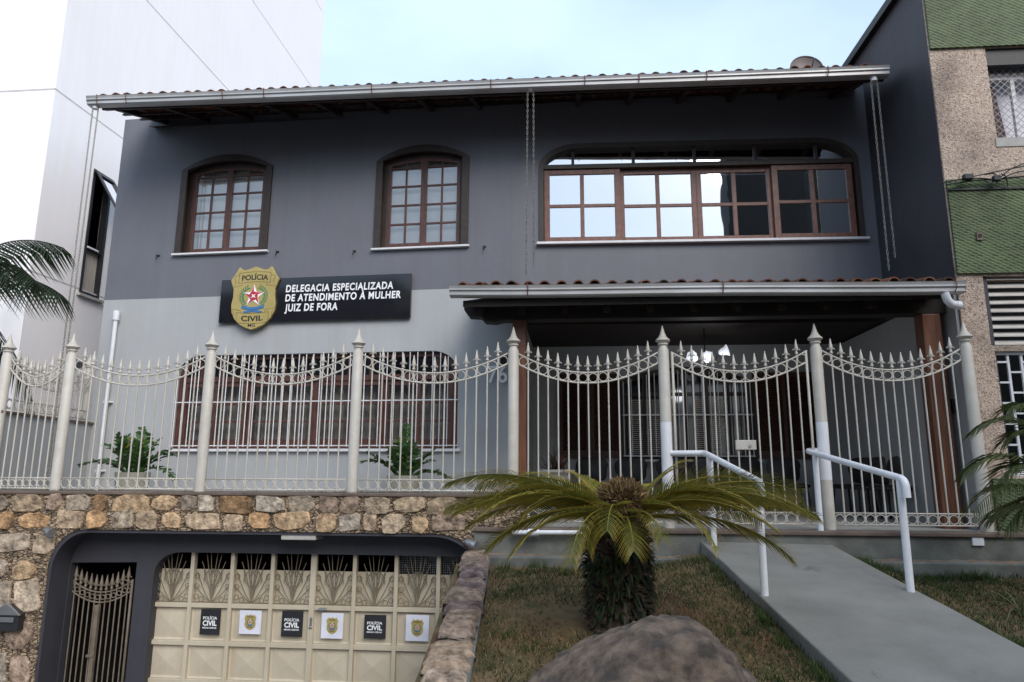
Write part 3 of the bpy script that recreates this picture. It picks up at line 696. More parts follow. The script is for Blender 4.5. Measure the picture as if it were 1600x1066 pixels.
for k in range(nb + 1):
    uu = u0 + .03 + (u1 - u0 - .06) * k / nb
    mb.tube([HL.p(uu, z0 + .03, .012), HL.p(uu, rtop_z(uu, u0, u1, z1, .34, .30) - .012, .012)], .0065, 6)
for zz in (z0 + .045, HL.z(490, 627)):
    mb.pbox(HL, u0 - .01, u1 + .01, zz - .006, zz + .006, .004, .016)
mb.build('security_bars', M['white_metal'], f)

# wall hooks for the old shutters
for x, y in ((248, 400), (434, 394), (554, 393), (757, 386)):
    uu, zz = HL.uv(x, y); mb = MB()
    mb.pbox(HL, uu - .02, uu + .02, zz - .008, zz + .012, 0, .012); mb.tube([HL.p(uu, zz, .01), HL.p(uu, zz, .05), HL.p(uu + .008, zz - .035, .055), HL.p(uu - .006, zz - .06, .045)], .007, 6)
    mb.build('shutter_hook', M['black_matte'], house)
# house number
uu, zz = HL.uv(776, 598); hn = HL.u(793, 598) - HL.u(763, 598)
text_mesh('76', HL, HL.u(763, 598), zz, hn, HL.z(776, 571) - zz, .035, house, M['text_white'], 'house_number', bold=.015, spacing=1.02)

# main roof ----------------------------------------------------------
def tile_roof(pl, ua, ub, zf0, zf1, wf, wb, pitch, per, seed, parent, name='roof', amp=.045, rows=14, off=0):
    """one sheet of half-round clay tiles with overlapping courses; wf/wb are distances out of the plane"""
    rnd = random.Random(seed); n = int((ub - ua) / per); per = (ub - ua) / n; K = 8; mb = MB()
    T = math.tan(R(pitch)); L = (wf - wb) / rows
    for i in range(n):
        for j in range(rows):
            col = rnd.choice([(.28, .12, .07), (.22, .09, .055), (.17, .075, .05), (.30, .15, .09), (.11, .06, .045), (.25, .10, .06)])
            zf = zf0 + (zf1 - zf0) * (i + .5) / n; col = tuple(c * .55 for c in col)
            du, dz, fl = rnd.uniform(-.008, .008), rnd.uniform(-.006, .008), rnd.uniform(-.025, .025)
            for kind in (0, 1):           # cover and channel tile
                uc = ua + (i + .5 + (.5 if kind else 0)) * per + du
                r0, r1 = (per * .36, per * .29) if kind == 0 else (per * .29, per * .36)
                vs = []
                for (rr, ww, lift) in ((r0, wf - j * L + .06 + fl, .012 if kind == 0 else -.010), (r1, wf - (j + 1) * L - .02 + fl, -.004)):
                    zc = zf + (wf - ww) * T + dz + lift
                    for s_, th in ((1, 0), (1, .013)):
                        for k in range(K + 1):
                            a = math.pi * k / K
                            h = (math.sin(a)) * (rr - (.013 if th == 0 else 0)) * (1.0 if kind == 0 else -.75)
                            vs.append(pl.p(uc + (rr - (.013 if th == 0 else 0)) * math.cos(a), zc + h + (.012 if kind == 0 else 0.02), ww))
                m = K + 1; fs = []
                for k in range(K):
                    fs += [(k, k + 1, 2 * m + k + 1, 2 * m + k), (m + k, m + k + 1, 3 * m + k + 1, 3 * m + k), (k, k + 1, m + k + 1, m + k)]
                fs += [(0, m, 3 * m, 2 * m), (K, m + K, 3 * m + K, 2 * m + K)]
                mb.add(vs, fs, col)
    return mb.build(name, M['tile'], parent, smooth=False, fix=False)
ez = (EA.z(138, 154) + EA.z(820, 125)) / 2           # eave height at the left half
ezr = EA.z(1388, 106)
uE0, uE1 = EA.u(146, 158), EA.u(1386, 108)
PITCH_R = 19.0
TR = math.tan(R(PITCH_R))
gz0, gz1 = EA.z(138, 153), EA.z(1388, 106) + .012
roof = tile_roof(EA, uE0 + .03, uE1 + .0, gz0 + .004, gz1 + .004, -.085, -5.2, PITCH_R, .156, 3, house)
# rafters and the boarding of the eave
for k in range(15):
    uu = uE0 + .25 + (uE1 - uE0 - .5) * k / 14; mb = MB(); ez = gz0 + (gz1 - gz0) * k / 14
    mb.hexa([EA.p(uu - .03, ez - .125, -.13), EA.p(uu + .03, ez - .125, -.13), EA.p(uu + .03, ez - .145 + 2.2 * TR, -2.23), EA.p(uu - .03, ez - .145 + 2.2 * TR, -2.23),
             EA.p(uu - .03, ez - .050, -.13), EA.p(uu + .03, ez - .050, -.13), EA.p(uu + .03, ez - .055 + 2.2 * TR, -2.23), EA.p(uu - .03, ez - .055 + 2.2 * TR, -2.23)])
    mb.build('rafter', M['wood_dark'], roof)
mb = MB(); ez = gz1 - .01
for k in range(6):
    ww = -.14 - .35 * k; mb.hexa([EA.p(uE0 + .05, ez - .058 + (-ww) * TR, ww), EA.p(uE1, ez - .058 + (-ww) * TR, ww), EA.p(uE1, ez - .058 + (-ww + .045) * TR, ww - .045), EA.p(uE0 + .05, ez - .058 + (-ww + .045) * TR, ww - .045),
             EA.p(uE0 + .05, ez - .03 + (-ww) * TR, ww), EA.p(uE1, ez - .03 + (-ww) * TR, ww), EA.p(uE1, ez - .03 + (-ww + .045) * TR, ww - .045), EA.p(uE0 + .05, ez - .03 + (-ww + .045) * TR, ww - .045)])
mb.build('batten', M['wood_dark'], roof)
mb = MB(); q_ = [(uE0 + .05, gz0), (uE1, gz1)]; mb.hexa([EA.p(uE0 + .05, gz0 - .115, -.10), EA.p(uE1, gz1 - .115, -.10), EA.p(uE1, gz1 - .115, -.125), EA.p(uE0 + .05, gz0 - .115, -.125), EA.p(uE0 + .05, gz0 + .02, -.10), EA.p(uE1, gz1 + .02, -.10), EA.p(uE1, gz1 + .02, -.125), EA.p(uE0 + .05, gz0 + .02, -.125)])
mb.build('light_block_board', M['wood_dark'], roof)  # hidden board added to block light through the tile gaps
# the sheet that closes the attic above the walls
mb = MB(); mb.add([EA.p(uE0 + .08, ez + .10 + .35 * TR, -1.0), EA.p(uE1, ez + .10 + .35 * TR, -1.0), EA.p(uE1, ez + .05 + 5.2 * TR, -5.2), EA.p(uE0 + .08, ez + .05 + 5.2 * TR, -5.2)], [(0, 1, 2, 3)])
mb.build('underlay', M['wood_dark'], roof, fix=False)
def gutter(pl, ua, ub, za, zb, w, parent, clips, h=.105, dpt=.13, seed=1):
    prof = [(0, h), (.012, h), (.012, h * .55), (.03, h * .45), (.03, .012), (.05, 0), (dpt, 0), (dpt, h), (dpt - .004, h), (dpt - .004, .004), (.05, .004), (.034, .014), (.034, h * .48), (.016, h * .6), (.004, h - .006)]
    mb = MB(); n = 24; m = len(prof); rnd = random.Random(seed)
    for i in range(n + 1):
        t = i / n; uu = ua + (ub - ua) * t; sag = -.004 * math.sin(t * 9)
        for (a, b) in prof: mb.v.append(pl.p(uu, za + (zb - za) * t + sag - h + b, w + .03 - a)); mb.t.append((.5, .5, .5))
    for i in range(n):
        for k in range(m): mb.f.append((i * m + k, i * m + (k + 1) % m, (i + 1) * m + (k + 1) % m, (i + 1) * m + k))
    for i in (0, n): 
        q = [mb.v[i * m + k] for k in (0, 4, 5, 6, 7)]; mb.add(q, [(0, 1, 2, 3, 4)])
    g = mb.build('gutter', M['gutter'], parent)
    for t in clips:
        uu = ua + (ub - ua) * t; zz = za + (zb - za) * t; mb = MB()
        mb.tube([pl.p(uu, zz + .004, w - .06), pl.p(uu, zz + .006, w + .034), pl.p(uu + .004, zz - h * .5, w + .036), pl.p(uu - .002, zz - h - .004, w + .0)], .0055, 6)
        mb.build('bracket', M['rust'], g)
    return g
gutter(EA, EA.u(138, 156), EA.u(1388, 108), gz0, gz1, .02, house, (.015, .055, .185, .24, .38, .53, .645, .71, .79, .93))

# porch canopy -------------------------------------------------------
cz = CA.z(1000, 445.5); uC0, uC1 = CA.u(706, 450), CA.u(1503, 443)
can = tile_roof(CA, uC0 + .02, uC1 - .02, CA.z(703, 447.5) - .012, CA.z(1506, 440.5) - .012, -.085, -1.72, 13.0, .162, 9, house, 'canopy', rows=4)
TC = math.tan(R(13))
gutter(CA, CA.u(703, 450), CA.u(1506, 443), CA.z(703, 447.5), CA.z(1506, 440.5), .02, house, (.16, .545, .98), seed=5)
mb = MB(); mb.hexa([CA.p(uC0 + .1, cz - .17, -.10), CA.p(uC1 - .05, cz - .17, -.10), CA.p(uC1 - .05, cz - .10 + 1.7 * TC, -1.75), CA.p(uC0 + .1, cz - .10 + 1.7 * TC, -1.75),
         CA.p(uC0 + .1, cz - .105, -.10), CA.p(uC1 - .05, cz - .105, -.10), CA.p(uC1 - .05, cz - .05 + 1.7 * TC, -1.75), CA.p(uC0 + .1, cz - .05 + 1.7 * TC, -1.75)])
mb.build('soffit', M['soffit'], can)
for k in range(11):
    uu = uC0 + .25 + (uC1 - uC0 - .5) * k / 10; mb = MB()
    mb.hexa([CA.p(uu - .03, cz - .21, -.30), CA.p(uu + .03, cz - .21, -.30), CA.p(uu + .03, cz - .19 + 1.6 * TC, -1.7), CA.p(uu - .03, cz - .19 + 1.6 * TC, -1.7),
             CA.p(uu - .03, cz - .13, -.30), CA.p(uu + .03, cz - .13, -.30), CA.p(uu + .03, cz - .11 + 1.6 * TC, -1.7), CA.p(uu - .03, cz - .11 + 1.6 * TC, -1.7)])
    mb.build('rafter', M['wood_dark'], can)
CO = fac(7.32, 5.0)      # column line
mb = MB(); zb = CO.z(900, 487)
bu0 = CO.u(727, 478)
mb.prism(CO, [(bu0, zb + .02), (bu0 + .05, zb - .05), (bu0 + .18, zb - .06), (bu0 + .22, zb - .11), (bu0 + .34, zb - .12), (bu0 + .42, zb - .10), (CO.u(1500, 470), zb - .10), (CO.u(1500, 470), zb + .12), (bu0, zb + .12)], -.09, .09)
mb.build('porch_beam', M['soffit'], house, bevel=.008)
for xl, xr, y in ((800, 822, 640), (1452, 1482, 600)):
    ua, ub = CO.u(xl, y, .09), CO.u(xr, y, .09); mb = MB()
    mb.pbox(CO, ua, ub, FLOOR - .02, zb - .10, -.085, .085); mb.build('column', M['wood_post'], house, bevel=.008)
# porch interior
pr = PB.u(1480, 600)
wl = Vector(HL.p(uS, 0, -.002)[:2]); bk = Vector(PB.p(PB.u(848, 600), 0)[:2])
mb = MB(); wallseg((wl.x, wl.y), (wl.x + .16, 10.3), FLOOR - .1, 3.5, .14); mb.build('porch_wall', M['light_paint'], house)
mb = MB(); mb.pbox(PB, -.6, 5.0, FLOOR - .1, 3.6, -.15, 0); mb.build('porch_wall', M['light_paint'], house)
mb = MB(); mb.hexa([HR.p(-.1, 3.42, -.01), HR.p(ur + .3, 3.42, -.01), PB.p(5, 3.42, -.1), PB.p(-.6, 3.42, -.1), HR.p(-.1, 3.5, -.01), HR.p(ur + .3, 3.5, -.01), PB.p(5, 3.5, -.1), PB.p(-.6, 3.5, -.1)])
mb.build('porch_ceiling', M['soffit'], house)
# porch windows: shutters either side of a barred arched window
def pw(x, y): return PB.uv(x, y)
a0, a1 = PB.u(974, 650), PB.u(1172, 650); b0 = PB.z(1070, 713); bs = PB.z(975, 598); bt = PB.z(1070, 580)
mb = MB(); mb.band(PB, arch(a0 - .05, a1 + .05, b0 - .05, bs, bt + .05), arch(a0 + .03, a1 - .03, b0 + .02, bs - .02, bt - .03), .002, .05)
f = mb.build('window', M['wood_dark'], house)
mb = MB()
for k in range(1, 6):
    uu = a0 + (a1 - a0) * k / 6; mb.pbox(PB, uu - .022, uu + .022, b0, arch_z(uu, a0, a1, bs, bt) - .03, .004, .035)
mb.pbox(PB, a0 + .03, a1 - .03, bs - .2, bs - .15, .006, .037)
mb.build('sash', M['wood_dark'], f)
mb = MB(); mb.add([PB.p(a, b, .006) for a, b in arch(a0, a1, b0, bs, bt)], [tuple(range(17))]); mb.build('pane', M['black_gloss'], f, fix=False)
mb = MB(); zz = b0 + .03
while zz < bs - .25:
    mb.pbox(PB, a0 + .06, a0 + (a1 - a0) * .42, zz, zz + .014, .0075, .010); mb.pbox(PB, a0 + (a1 - a0) * .55, a0 + (a1 - a0) * .80, zz, zz + .014, .0075, .010); zz += .028
mb.build('blind', M['curtain'], f)
mb = MB()
for k in range(17):
    uu = a0 + (a1 - a0) * k / 16; mb.tube([PB.p(uu, b0 - .01, .09), PB.p(uu, arch_z(min(max(uu, a0 + .01), a1 - .01), a0, a1, bs, bt), .09)], .0075, 6)
for zz in (b0, (b0 + bs) / 2 + .05): mb.pbox(PB, a0 - .02, a1 + .02, zz - .009, zz + .009, .08, .098)
mb.build('security_bars', M['white_metal'], f)
mb = MB(); mb.pbox(PB, a0 - .12, a1 + .12, b0 - .075, b0 - .05, 0, .11); mb.build('sill', M['white_metal'], f)
for xa, xb in ((874, 921), (923, 970), (1178, 1228), (1230, 1282)):
    s0, s1 = PB.u(xa, 650), PB.u(xb, 650); zt_, zb_ = PB.z(930, 585), PB.z(930, 716); mb = MB()
    mb.pbox(PB, s0, s0 + .05, zb_, zt_, .01, .055); mb.pbox(PB, s1 - .05, s1, zb_, zt_, .01, .055); mb.pbox(PB, s0 + .05, s1 - .05, zb_, zb_ + .09, .01, .053); mb.pbox(PB, s0 + .05, s1 - .05, zt_ - .07, zt_, .01, .053)
    zz = zb_ + .1
    while zz < zt_ - .09:
        mb.hexa([PB.p(s0 + .05, zz, .045), PB.p(s1 - .05, zz, .045), PB.p(s1 - .05, zz + .03, .012), PB.p(s0 + .05, zz + .03, .012), PB.p(s0 + .05, zz + .008, .045), PB.p(s1 - .05, zz + .008, .045), PB.p(s1 - .05, zz + .038, .012), PB.p(s0 + .05, zz + .038, .012)]); zz += .036
    mb.build('shutter', M['shutter'], house)
# right end wall of the porch, light grey
QW = None
nu = (NB.u(1435, 0) + NB.u(1476, 278) + NB.u(1500, 423)) / 3; co_ = NB.p(nu, 0)
Lq = Vector(HR.p(ur, 0)[:2]) - Vector(co_[:2]); SN = Pl((co_[0], co_[1]), (Lq.x, Lq.y), (-Lq.y, Lq.x))
mb = MB(); mb.pbox(SN, .03, 3.55, FLOOR - .2, 3.40, -.02, .03)
mb.build('porch_wall', M['light_paint'], house)
mb = MB(); c = Vector(CO.p(CO.u(1490, 635, .02), 0, .02)); zz = CO.z(1490, 635)
mb.box((c.x - .03, c.y - .035, zz - .07), (c.x + .03, c.y, zz + .07)); mb.tube([(c.x, c.y - .035, zz + .02), (c.x, c.y - .05, zz + .02)], .012, 10)
mb.build('intercom', M['black_matte'], house, bevel=.005)
# pipe elbow at the canopy's right end
mb = MB(); e0 = Vector(CA.p(CA.u(1478, 452), CA.z(1478, 452), -.02))
mb.tube([e0, e0 + Vector((.0, .0, -.05)), e0 + Vector((.02, .01, -.10)), e0 + Vector((.06, .02, -.135)), e0 + Vector((.13, .03, -.145))], .038, 12); mb.tube([e0 + Vector((.10, .027, -.143)), e0 + Vector((.145, .033, -.146))], .044, 12)
mb.build('elbow_pipe', M['white_metal'], house, smooth=True)
# vent pipe at the house's left corner
mb = MB(); uu = HL.u(174, 560, .07); zt_ = HL.z(181, 486, .07)
mb.tube([HL.p(uu, FLOOR, .07), HL.p(uu, zt_ - .1, .07)], .026, 12); mb.tube([HL.p(uu, zt_ - .13, .07), HL.p(uu, zt_, .07)], .042, 12)
for zz in (1.6, 2.5): mb.pbox(HL, uu - .05, uu + .05, zz - .012, zz + .012, 0, .075)
tag(mb.build('vent_pipe', M['white_metal'], origin=HL.p(uu, FLOOR, .07), smooth=True), 'white vertical pipe on the left end of the light grey wall', 'pipe')

# rain chains hanging from the gutter ---------------------------------
def chain_mesh(mb, a, b, link=.05, r=.0038, wd=.009):
    a, b = Vector(a), Vector(b); n = int((b - a).length / (link * .72)); T = (b - a).normalized()
    X = T.cross(Vector((0, 1, 0))).normalized(); Y = T.cross(X)
    for i in range(n):
        c = a + T * (link * .72 * (i + .5)); A = X if i % 2 else Y
        mb.tube([c + T * (link * .5 * math.sin(t)) + A * (wd * math.cos(t)) for t in [6.283 * k / 8 for k in range(8)]], r, 4, closed=True)
for (x, y, yb, lbl, loose) in ((150, 165, None, 'grey rain chain hanging past the white tower at the left end of the gutter', 0), (829, 136, 436, 'grey rain chain down the middle of the facade onto the canopy', .05), (1365, 121, 428, 'grey rain chain in front of the dark side wall at right end of gutter', .03)):
    c0 = Vector(EA.p(EA.u(x, y, -.04), EA.z(x, y, -.04) + .04, -.04)); zb_ = FLOOR if yb is None else EA.z(x, yb)
    root = thing('rain_chain', c0, lbl, 'rain chain', 'rain chains hanging from the upper gutter')
    mb = MB(); mb.tube([c0 + Vector((0, 0, .02)), c0 - Vector((0, 0, .09))], .036, 12); mb.build('spout', M['white_metal'], root, smooth=True)
    for dx in (-.035, .035):
        mb = MB(); chain_mesh(mb, c0 + Vector((dx, 0, -.08)), Vector((c0.x + dx * (1 if yb else .5) + loose * (dx < 0) * -1 * .4, c0.y, zb_ + .04 + (.12 if dx > 0 and yb else 0)))); mb.build('chain', M['chain'], root, fix=False)
# satellite dish on the roof
DI = fac(9.3, 5.2)
c = Vector(DI.p(DI.u(1258, 108), DI.z(1258, 112))); root = thing('satellite_dish', c, 'round grey-brown satellite dish rising behind the roof edge at right', 'satellite dish')
mb = MB(); rad = DI.u(1283, 108) - DI.u(1258, 108); n = 28
D = Vector((-.1, -1, .25)).normalized(); A = D.cross(Vector((0, 0, 1))).normalized(); B = D.cross(A)
for j in range(6):
    rr = rad * (j / 5 if j else .02)
    for k in range(n): mb.v.append(tuple(c + A * rr * math.cos(6.283 * k / n) + B * rr * math.sin(6.283 * k / n) + D * (.07 * (rr / rad) ** 2))); mb.t.append((.5, .5, .5))
mb.f = [(j * n + k, j * n + (k + 1) % n, (j + 1) * n + (k + 1) % n, (j + 1) * n + k) for j in range(5) for k in range(n)] + [tuple(range(n))]
mb.build('reflector', M['dish'], root, smooth=True)
mb = MB(); mb.ring(c + D * .07, A, B, rad, .009, 28, 6); mb.build('rim', M['dish'], root)
mb = MB(); mb.tube([c - D * .02, c - D * .25, c - D * .3 - Vector((0, 0, .5))], .025, 8); mb.build('mast', M['steel'], root)
mb = MB(); mb.tube([c - Vector((0, 0, rad * .9)) + D * .07, c + D * .4 - Vector((0, 0, rad * .6))], .01, 6); mb.build('feed_arm', M['steel'], root)
# ================================================================== STONE WALL
WT = WAL.z(330, 771)                       # top of the wall
sL = WAL.u(-40, 900); 
aL = (WAL.u(76, 890) + WAL.u(50, 1066)) / 2
aT = WAL.z(420, 831)
aR = WAL.u(748, 880); sR = WAL.u(757, 880)
gb = -1.05
rxL, rzL, rxR, rzR = .34, .38, .42, .32
arcL = [(aL + rxL - rxL * math.cos(math.pi / 2 * i / 9), aT - rzL + rzL * math.sin(math.pi / 2 * i / 9)) for i in range(10)]
arcR = [(aR - rxR + rxR * math.sin(math.pi / 2 * i / 9), aT - rzR + rzR * math.cos(math.pi / 2 * i / 9)) for i in range(10)]
opening = [(aL, gb)] + arcL + arcR + [(aR, gb)]
poly = [(sL - .9, gb), (sL - .9, WT), (FE.u(812, 771), WT), (FE.u(812, 771), gb)] + opening[::-1]
wall = thing('stone_wall', WAL.p(-3, -1.0), 'rubble stone retaining wall of tan and ochre blocks with the arched garage opening', 'stone wall')
mb = MB(); mb.prism(WAL, poly, -.26, 0); mb.build('chip_joints', M['chips'], wall)
mb = MB(); inner = [(a, b) for a, b in opening]
def shrink(P, d):
    c = ((aL + aR) / 2, (gb + aT) / 2); return [(a + (d if a < c[0] else -d) if True else a, b - (d if b > aT - rzL - .01 else 0)) for a, b in P]
mb.band(WAL, inner, shrink(inner, .03), -.285, -.012, closed=False); mb.build('arch_lining', M['deep_and_shaded_paint'], wall)
mb = MB(); mb.pbox(WAL, sL - .9, FE.u(812, 771), WT - .02, WT + .014, -.34, .02); mb.build('coping', M['plinth_edge'], wall, bevel=.008)
# big stones
def in_stone(u, z, m=.03):
    if z > WT - m * .6 or u > sR - .02: return False
    if u < aL - m: return True
    if z > aT + m: return True
    if u < aL + rxL and z > aT - rzL:
        return ((u - aL - rxL) / rxL) ** 2 + ((z - aT + rzL) / rzL) ** 2 > (1 + m / .3) ** 2
    if u > aR - rxR and z > aT - rzR:
        return ((u - aR + rxR) / rxR) ** 2 + ((z - aT + rzR) / rzR) ** 2 > (1 + m / .3) ** 2
    return u > aR + m
rs = random.Random(11)
def stone_col(z, dark=0.0):
    base = rs.choice([(.33, .245, .165), (.37, .285, .20), (.33, .25, .18), (.32, .255, .195), (.37, .255, .155), (.35, .215, .115), (.37, .31, .245), (.27, .195, .145), (.34, .27, .20), (.34, .25, .17)])
    k = rs.uniform(.95, 1.28) * (1 - dark * .8); return tuple(c * k for c in base)
mb = MB()
def stone(uc, zc, hw, hh, rot, col, w=0.0, pl=WAL):
    C4 = [(-1, -1), (1, -1), (1, 1), (-1, 1)]; V = []
    for q in range(4):
        a, b = C4[q]; a *= rs.uniform(.80, 1.06); b *= rs.uniform(.82, 1.05); ch = rs.choice([.18, .3, .5, .75])
        p0_, p1_ = C4[q - 1], C4[(q + 1) % 4]
        for pp in (p0_, p1_): V.append((a + (pp[0] - a) / 2 * ch * rs.uniform(.5, 1), b + (pp[1] - b) / 2 * ch * rs.uniform(.5, 1)))
    P = []
    for q in range(len(V)):
        (a, b), (c, d) = V[q], V[(q + 1) % len(V)]
        for t in (0, .33, .67):
            x, y = a + (c - a) * t, b + (d - b) * t; k_ = 1 + .05 * noise.noise(Vector((x * 3 + uc * 9, y * 3 + zc * 9, 2)))
            x, y = x * hw * k_, y * hh * k_; P.append((uc + x * math.cos(rot) - y * math.sin(rot), zc + x * math.sin(rot) + y * math.cos(rot)))
    m = len(P); vs = []; tn = []
    tilt = (rs.uniform(-.05, .05), rs.uniform(-.05, .05)); dp = rs.uniform(.012, .026)
    for (s_, ww) in ((1.0, -.004), (.97, dp * .75), (.90, dp), (.5, dp * 1.05)):
        for (a, b) in P:
            a2, b2 = uc + (a - uc) * s_, zc + (b - zc) * s_
            nn = noise.noise(Vector((a2 * 9, b2 * 9, uc))) * .012 + abs(noise.noise(Vector((a2 * 16 + b2 * 7, b2 * 20, uc)))) * .010 if s_ < .97 else 0
            vs.append(pl.p(a2, b2, w + ww + nn + ((a2 - uc) * tilt[0] + (b2 - zc) * tilt[1] if s_ < 1 else 0)))
            q = 1 + .30 * noise.noise(Vector((a2 * 6, b2 * 14, zc))); tn.append(tuple(c * q for c in col))
    vs.append(pl.p(uc, zc, w + dp * 1.1)); tn.append(col)
    fs = [(j * m + k, j * m + (k + 1) % m, (j + 1) * m + (k + 1) % m, (j + 1) * m + k) for j in range(3) for k in range(m)] + [(3 * m + k, 3 * m + (k + 1) % m, 4 * m) for k in range(m)]
    mb.add(vs, fs, tn)
# two courses above the arch
rows_z = [WT - .10, aT + .097]
for r_, zc in enumerate(rows_z):
    u = sL - .85 + rs.uniform(0, .1)
    while u < FE.u(700, 771):
        hw = rs.choice([rs.uniform(.07, .11), rs.uniform(.11, .17), rs.uniform(.14, .21)]); hh = rs.uniform(.078, .098); gap = rs.uniform(.012, .055)
        uc = u + hw; zz = zc + rs.uniform(-.015, .015)
        if r_ == 0 or (in_stone(uc, zz - hh, -.03) and in_stone(uc - hw, zz - hh, -.04) and in_stone(uc + hw, zz - hh, -.04)):
            stone(uc, zz, hw, hh, rs.uniform(-.08, .08), stone_col(zz, rs.choice([.1, .3, .5]) if r_ == 0 else 0))
        u += 2 * hw + gap
# the pier left of the arch
zc = rows_z[1] - .27
while zc > gb - .2:
    u = sL - .85 + rs.uniform(-.1, .1)
    hh0 = rs.uniform(.09, .17)
    while u < aL + .3:
        hw = rs.uniform(.10, .22); hh = hh0 * rs.uniform(.9, 1.08); uc = u + hw; zz = zc - hh0 + .13 + rs.uniform(-.03, .03)
        for _ in range(8):
            if in_stone(uc + hw, zz, .015) and in_stone(uc + hw * .7, zz + hh * .8, .0): break
            hw *= .85; uc = u + hw
        if hw > .05 and in_stone(uc + hw, zz, .0): stone(uc, zz, hw, hh, rs.uniform(-.15, .15), stone_col(zz))
        u += 2 * hw + rs.uniform(.015, .06)
    zc -= 2 * hh0 + rs.uniform(.015, .04)
mb2 = mb
for x, y, hw in ((738, 852, .05),):
    stone(WAL.u(x, y), WAL.z(x, y), hw, .07, 0, (.4, .22, .1))
mb.build('facing_stone', M['stone'], wall, fix=False)
# bits of grass and moss on the coping
mb = MB()
for k in range(420):
    u = rs.choice([rs.uniform(sL, .0), rs.gauss(-1.6, .35), rs.gauss(-4.7, .3)]); 
    if u > -.05: continue
    b_ = Vector(WAL.p(u, WT + .01, rs.uniform(-.2, .01))); h = rs.uniform(.01, .035); d = Vector((rs.uniform(-.02, .02), rs.uniform(-.02, .02), h))
    mb.add([b_, b_ + Vector((.006, 0, 0)), b_ + d], [(0, 1, 2)], (.07, .09, .03))
tag(mb.build('moss_tufts', M['leaf'], fix=False), 'sparse moss and grass tufts along the stone wall coping', 'moss', kind='stuff')

# sloping garden wall ------------------------------------------------
gw = thing('garden_wall', (-.45, 4.5, .3), 'sloping side wall of rough brown stones between garage driveway and lawn', 'garden wall')
def gw_l(y): return -.475 + (y - 3.4) * .012, -.19 - (6.4 - y) * .008
def gw_z(y): return .86 - (6.5 - y) * .108
mb = MB(); Y0, Y1 = 1.3, 6.72
for i in range(21):
    y = Y1 - (Y1 - Y0) * i / 20; a, b = gw_l(y); z = gw_z(y) - .035
    mb.v += [(a + .02, y, z), (b - .0, y, z), (b - .0, y, -1.25), (a + .02, y, -1.25)]; mb.t += [(.5, .5, .5)] * 4
for i in range(20):
    for k in range(4): mb.f.append((4 * i + k, 4 * i + (k + 1) % 4, 4 * i + 4 + (k + 1) % 4, 4 * i + 4 + k))
mb.f += [(3, 2, 1, 0), (80, 81, 82, 83)]
mb.build('wall_body', M['plinth'], gw)
mb = MB(); y = Y1 + .02; first = True
while y > Y0 + .2:
    L = rs.uniform(.16, .36); y2 = y - L; a, b = gw_l((y + y2) / 2)
    far = (y - 4.2) / 2.4
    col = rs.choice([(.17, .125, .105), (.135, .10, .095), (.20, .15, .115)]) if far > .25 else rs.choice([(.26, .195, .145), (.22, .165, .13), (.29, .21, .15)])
    jl, jr = rs.uniform(-.035, .02), rs.uniform(-.012, .012); NU, NV = 8, 9; vs = []; tn = []
    h0 = rs.uniform(-.008, .02)
    for j in range(NV + 1):
        yy = y - .012 - (L - .024) * j / NV
        ed = min(j, NV - j) / NV * 2
        for i in range(NU + 1):
            t = i / NU; xx = (a + jl) + (b + jr - a - jl) * t
            e2 = min(i, NU - i) / NU * 2
            dome = .055 * min(1, (ed * 3.0)) ** .5 * min(1, e2 * 3.2) ** .5
            z = gw_z(yy) - .05 + h0 + dome + .022 * noise.noise(Vector((xx * 9, yy * 9, L * 50))) + .010 * noise.noise(Vector((xx * 28, yy * 28, L * 50)))
            vs.append((xx + .012 * noise.noise(Vector((yy * 14, L * 9, 0))), yy, z)); q = 1 + .5 * noise.noise(Vector((xx * 13, yy * 13, 4))); tn.append(tuple(c * q for c in col))
    n0 = len(vs)
    fs = [(j * (NU + 1) + i, j * (NU + 1) + i + 1, (j + 1) * (NU + 1) + i + 1, (j + 1) * (NU + 1) + i) for j in range(NV) for i in range(NU)]
    # skirts
    rim = [i for i in range(NU + 1)] + [j * (NU + 1) + NU for j in range(1, NV + 1)] + [NV * (NU + 1) + i for i in range(NU - 1, -1, -1)] + [j * (NU + 1) for j in range(NV - 1, 0, -1)]
    for r_ in rim: vs.append((vs[r_][0], vs[r_][1], vs[r_][2] - .12)); tn.append(tuple(c * .8 for c in col))
    m = len(rim); fs += [(rim[k], rim[(k + 1) % m], n0 + (k + 1) % m, n0 + k) for k in range(m)]
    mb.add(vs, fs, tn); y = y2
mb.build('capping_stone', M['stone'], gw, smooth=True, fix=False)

# ================================================================== GARAGE
RW = fac(7.08, 5.2)     # recessed dark wall
GP = fac(7.18, 5.2)     # gate plane
g0, g1 = RW.u(240, 900), aR + .35
p0, p1 = RW.u(103, 950), RW.u(209, 930)
gt = RW.z(480, 866); pt = RW.z(160, 880)
rw = thing('garage_wall', RW.p(-3, -1.0), 'dark painted recessed wall and pillar behind the stone arch', 'wall')
ol = [(aL - .4, gb), (p0, gb), (p0, pt), (p1, pt + .015), (p1, gb), (g0, gb)] + [(g0 + .26 - .26 * math.cos(math.pi / 2 * i / 7), gt - .22 + .22 * math.sin(math.pi / 2 * i / 7)) for i in range(8)] + [(g1, gt), (g1, FLOOR - .055), (aL - .4, FLOOR - .055)]
mb = MB(); mb.prism(RW, ol, -.14, 0); mb.build('wall_face', M['deep_and_shaded_paint'], rw)
mb = MB(); mb.pbox(GP, p0 - .5, g1 + .3, gb, FLOOR - .3, -1.9, -1.8); mb.pbox(GP, p0 - .6, p0 - .5, gb, FLOOR - .3, -1.9, 0); mb.pbox(GP, p1 + .1, p1 + .2, gb, FLOOR - .3, -1.9, -.2); mb.pbox(GP, g1 + .2, g1 + .3, gb, FLOOR - .3, -1.9, 0)
mb.build('garage_interior', M['unlit_backing'], rw)  # garage interior, its darkness put into the wall colour
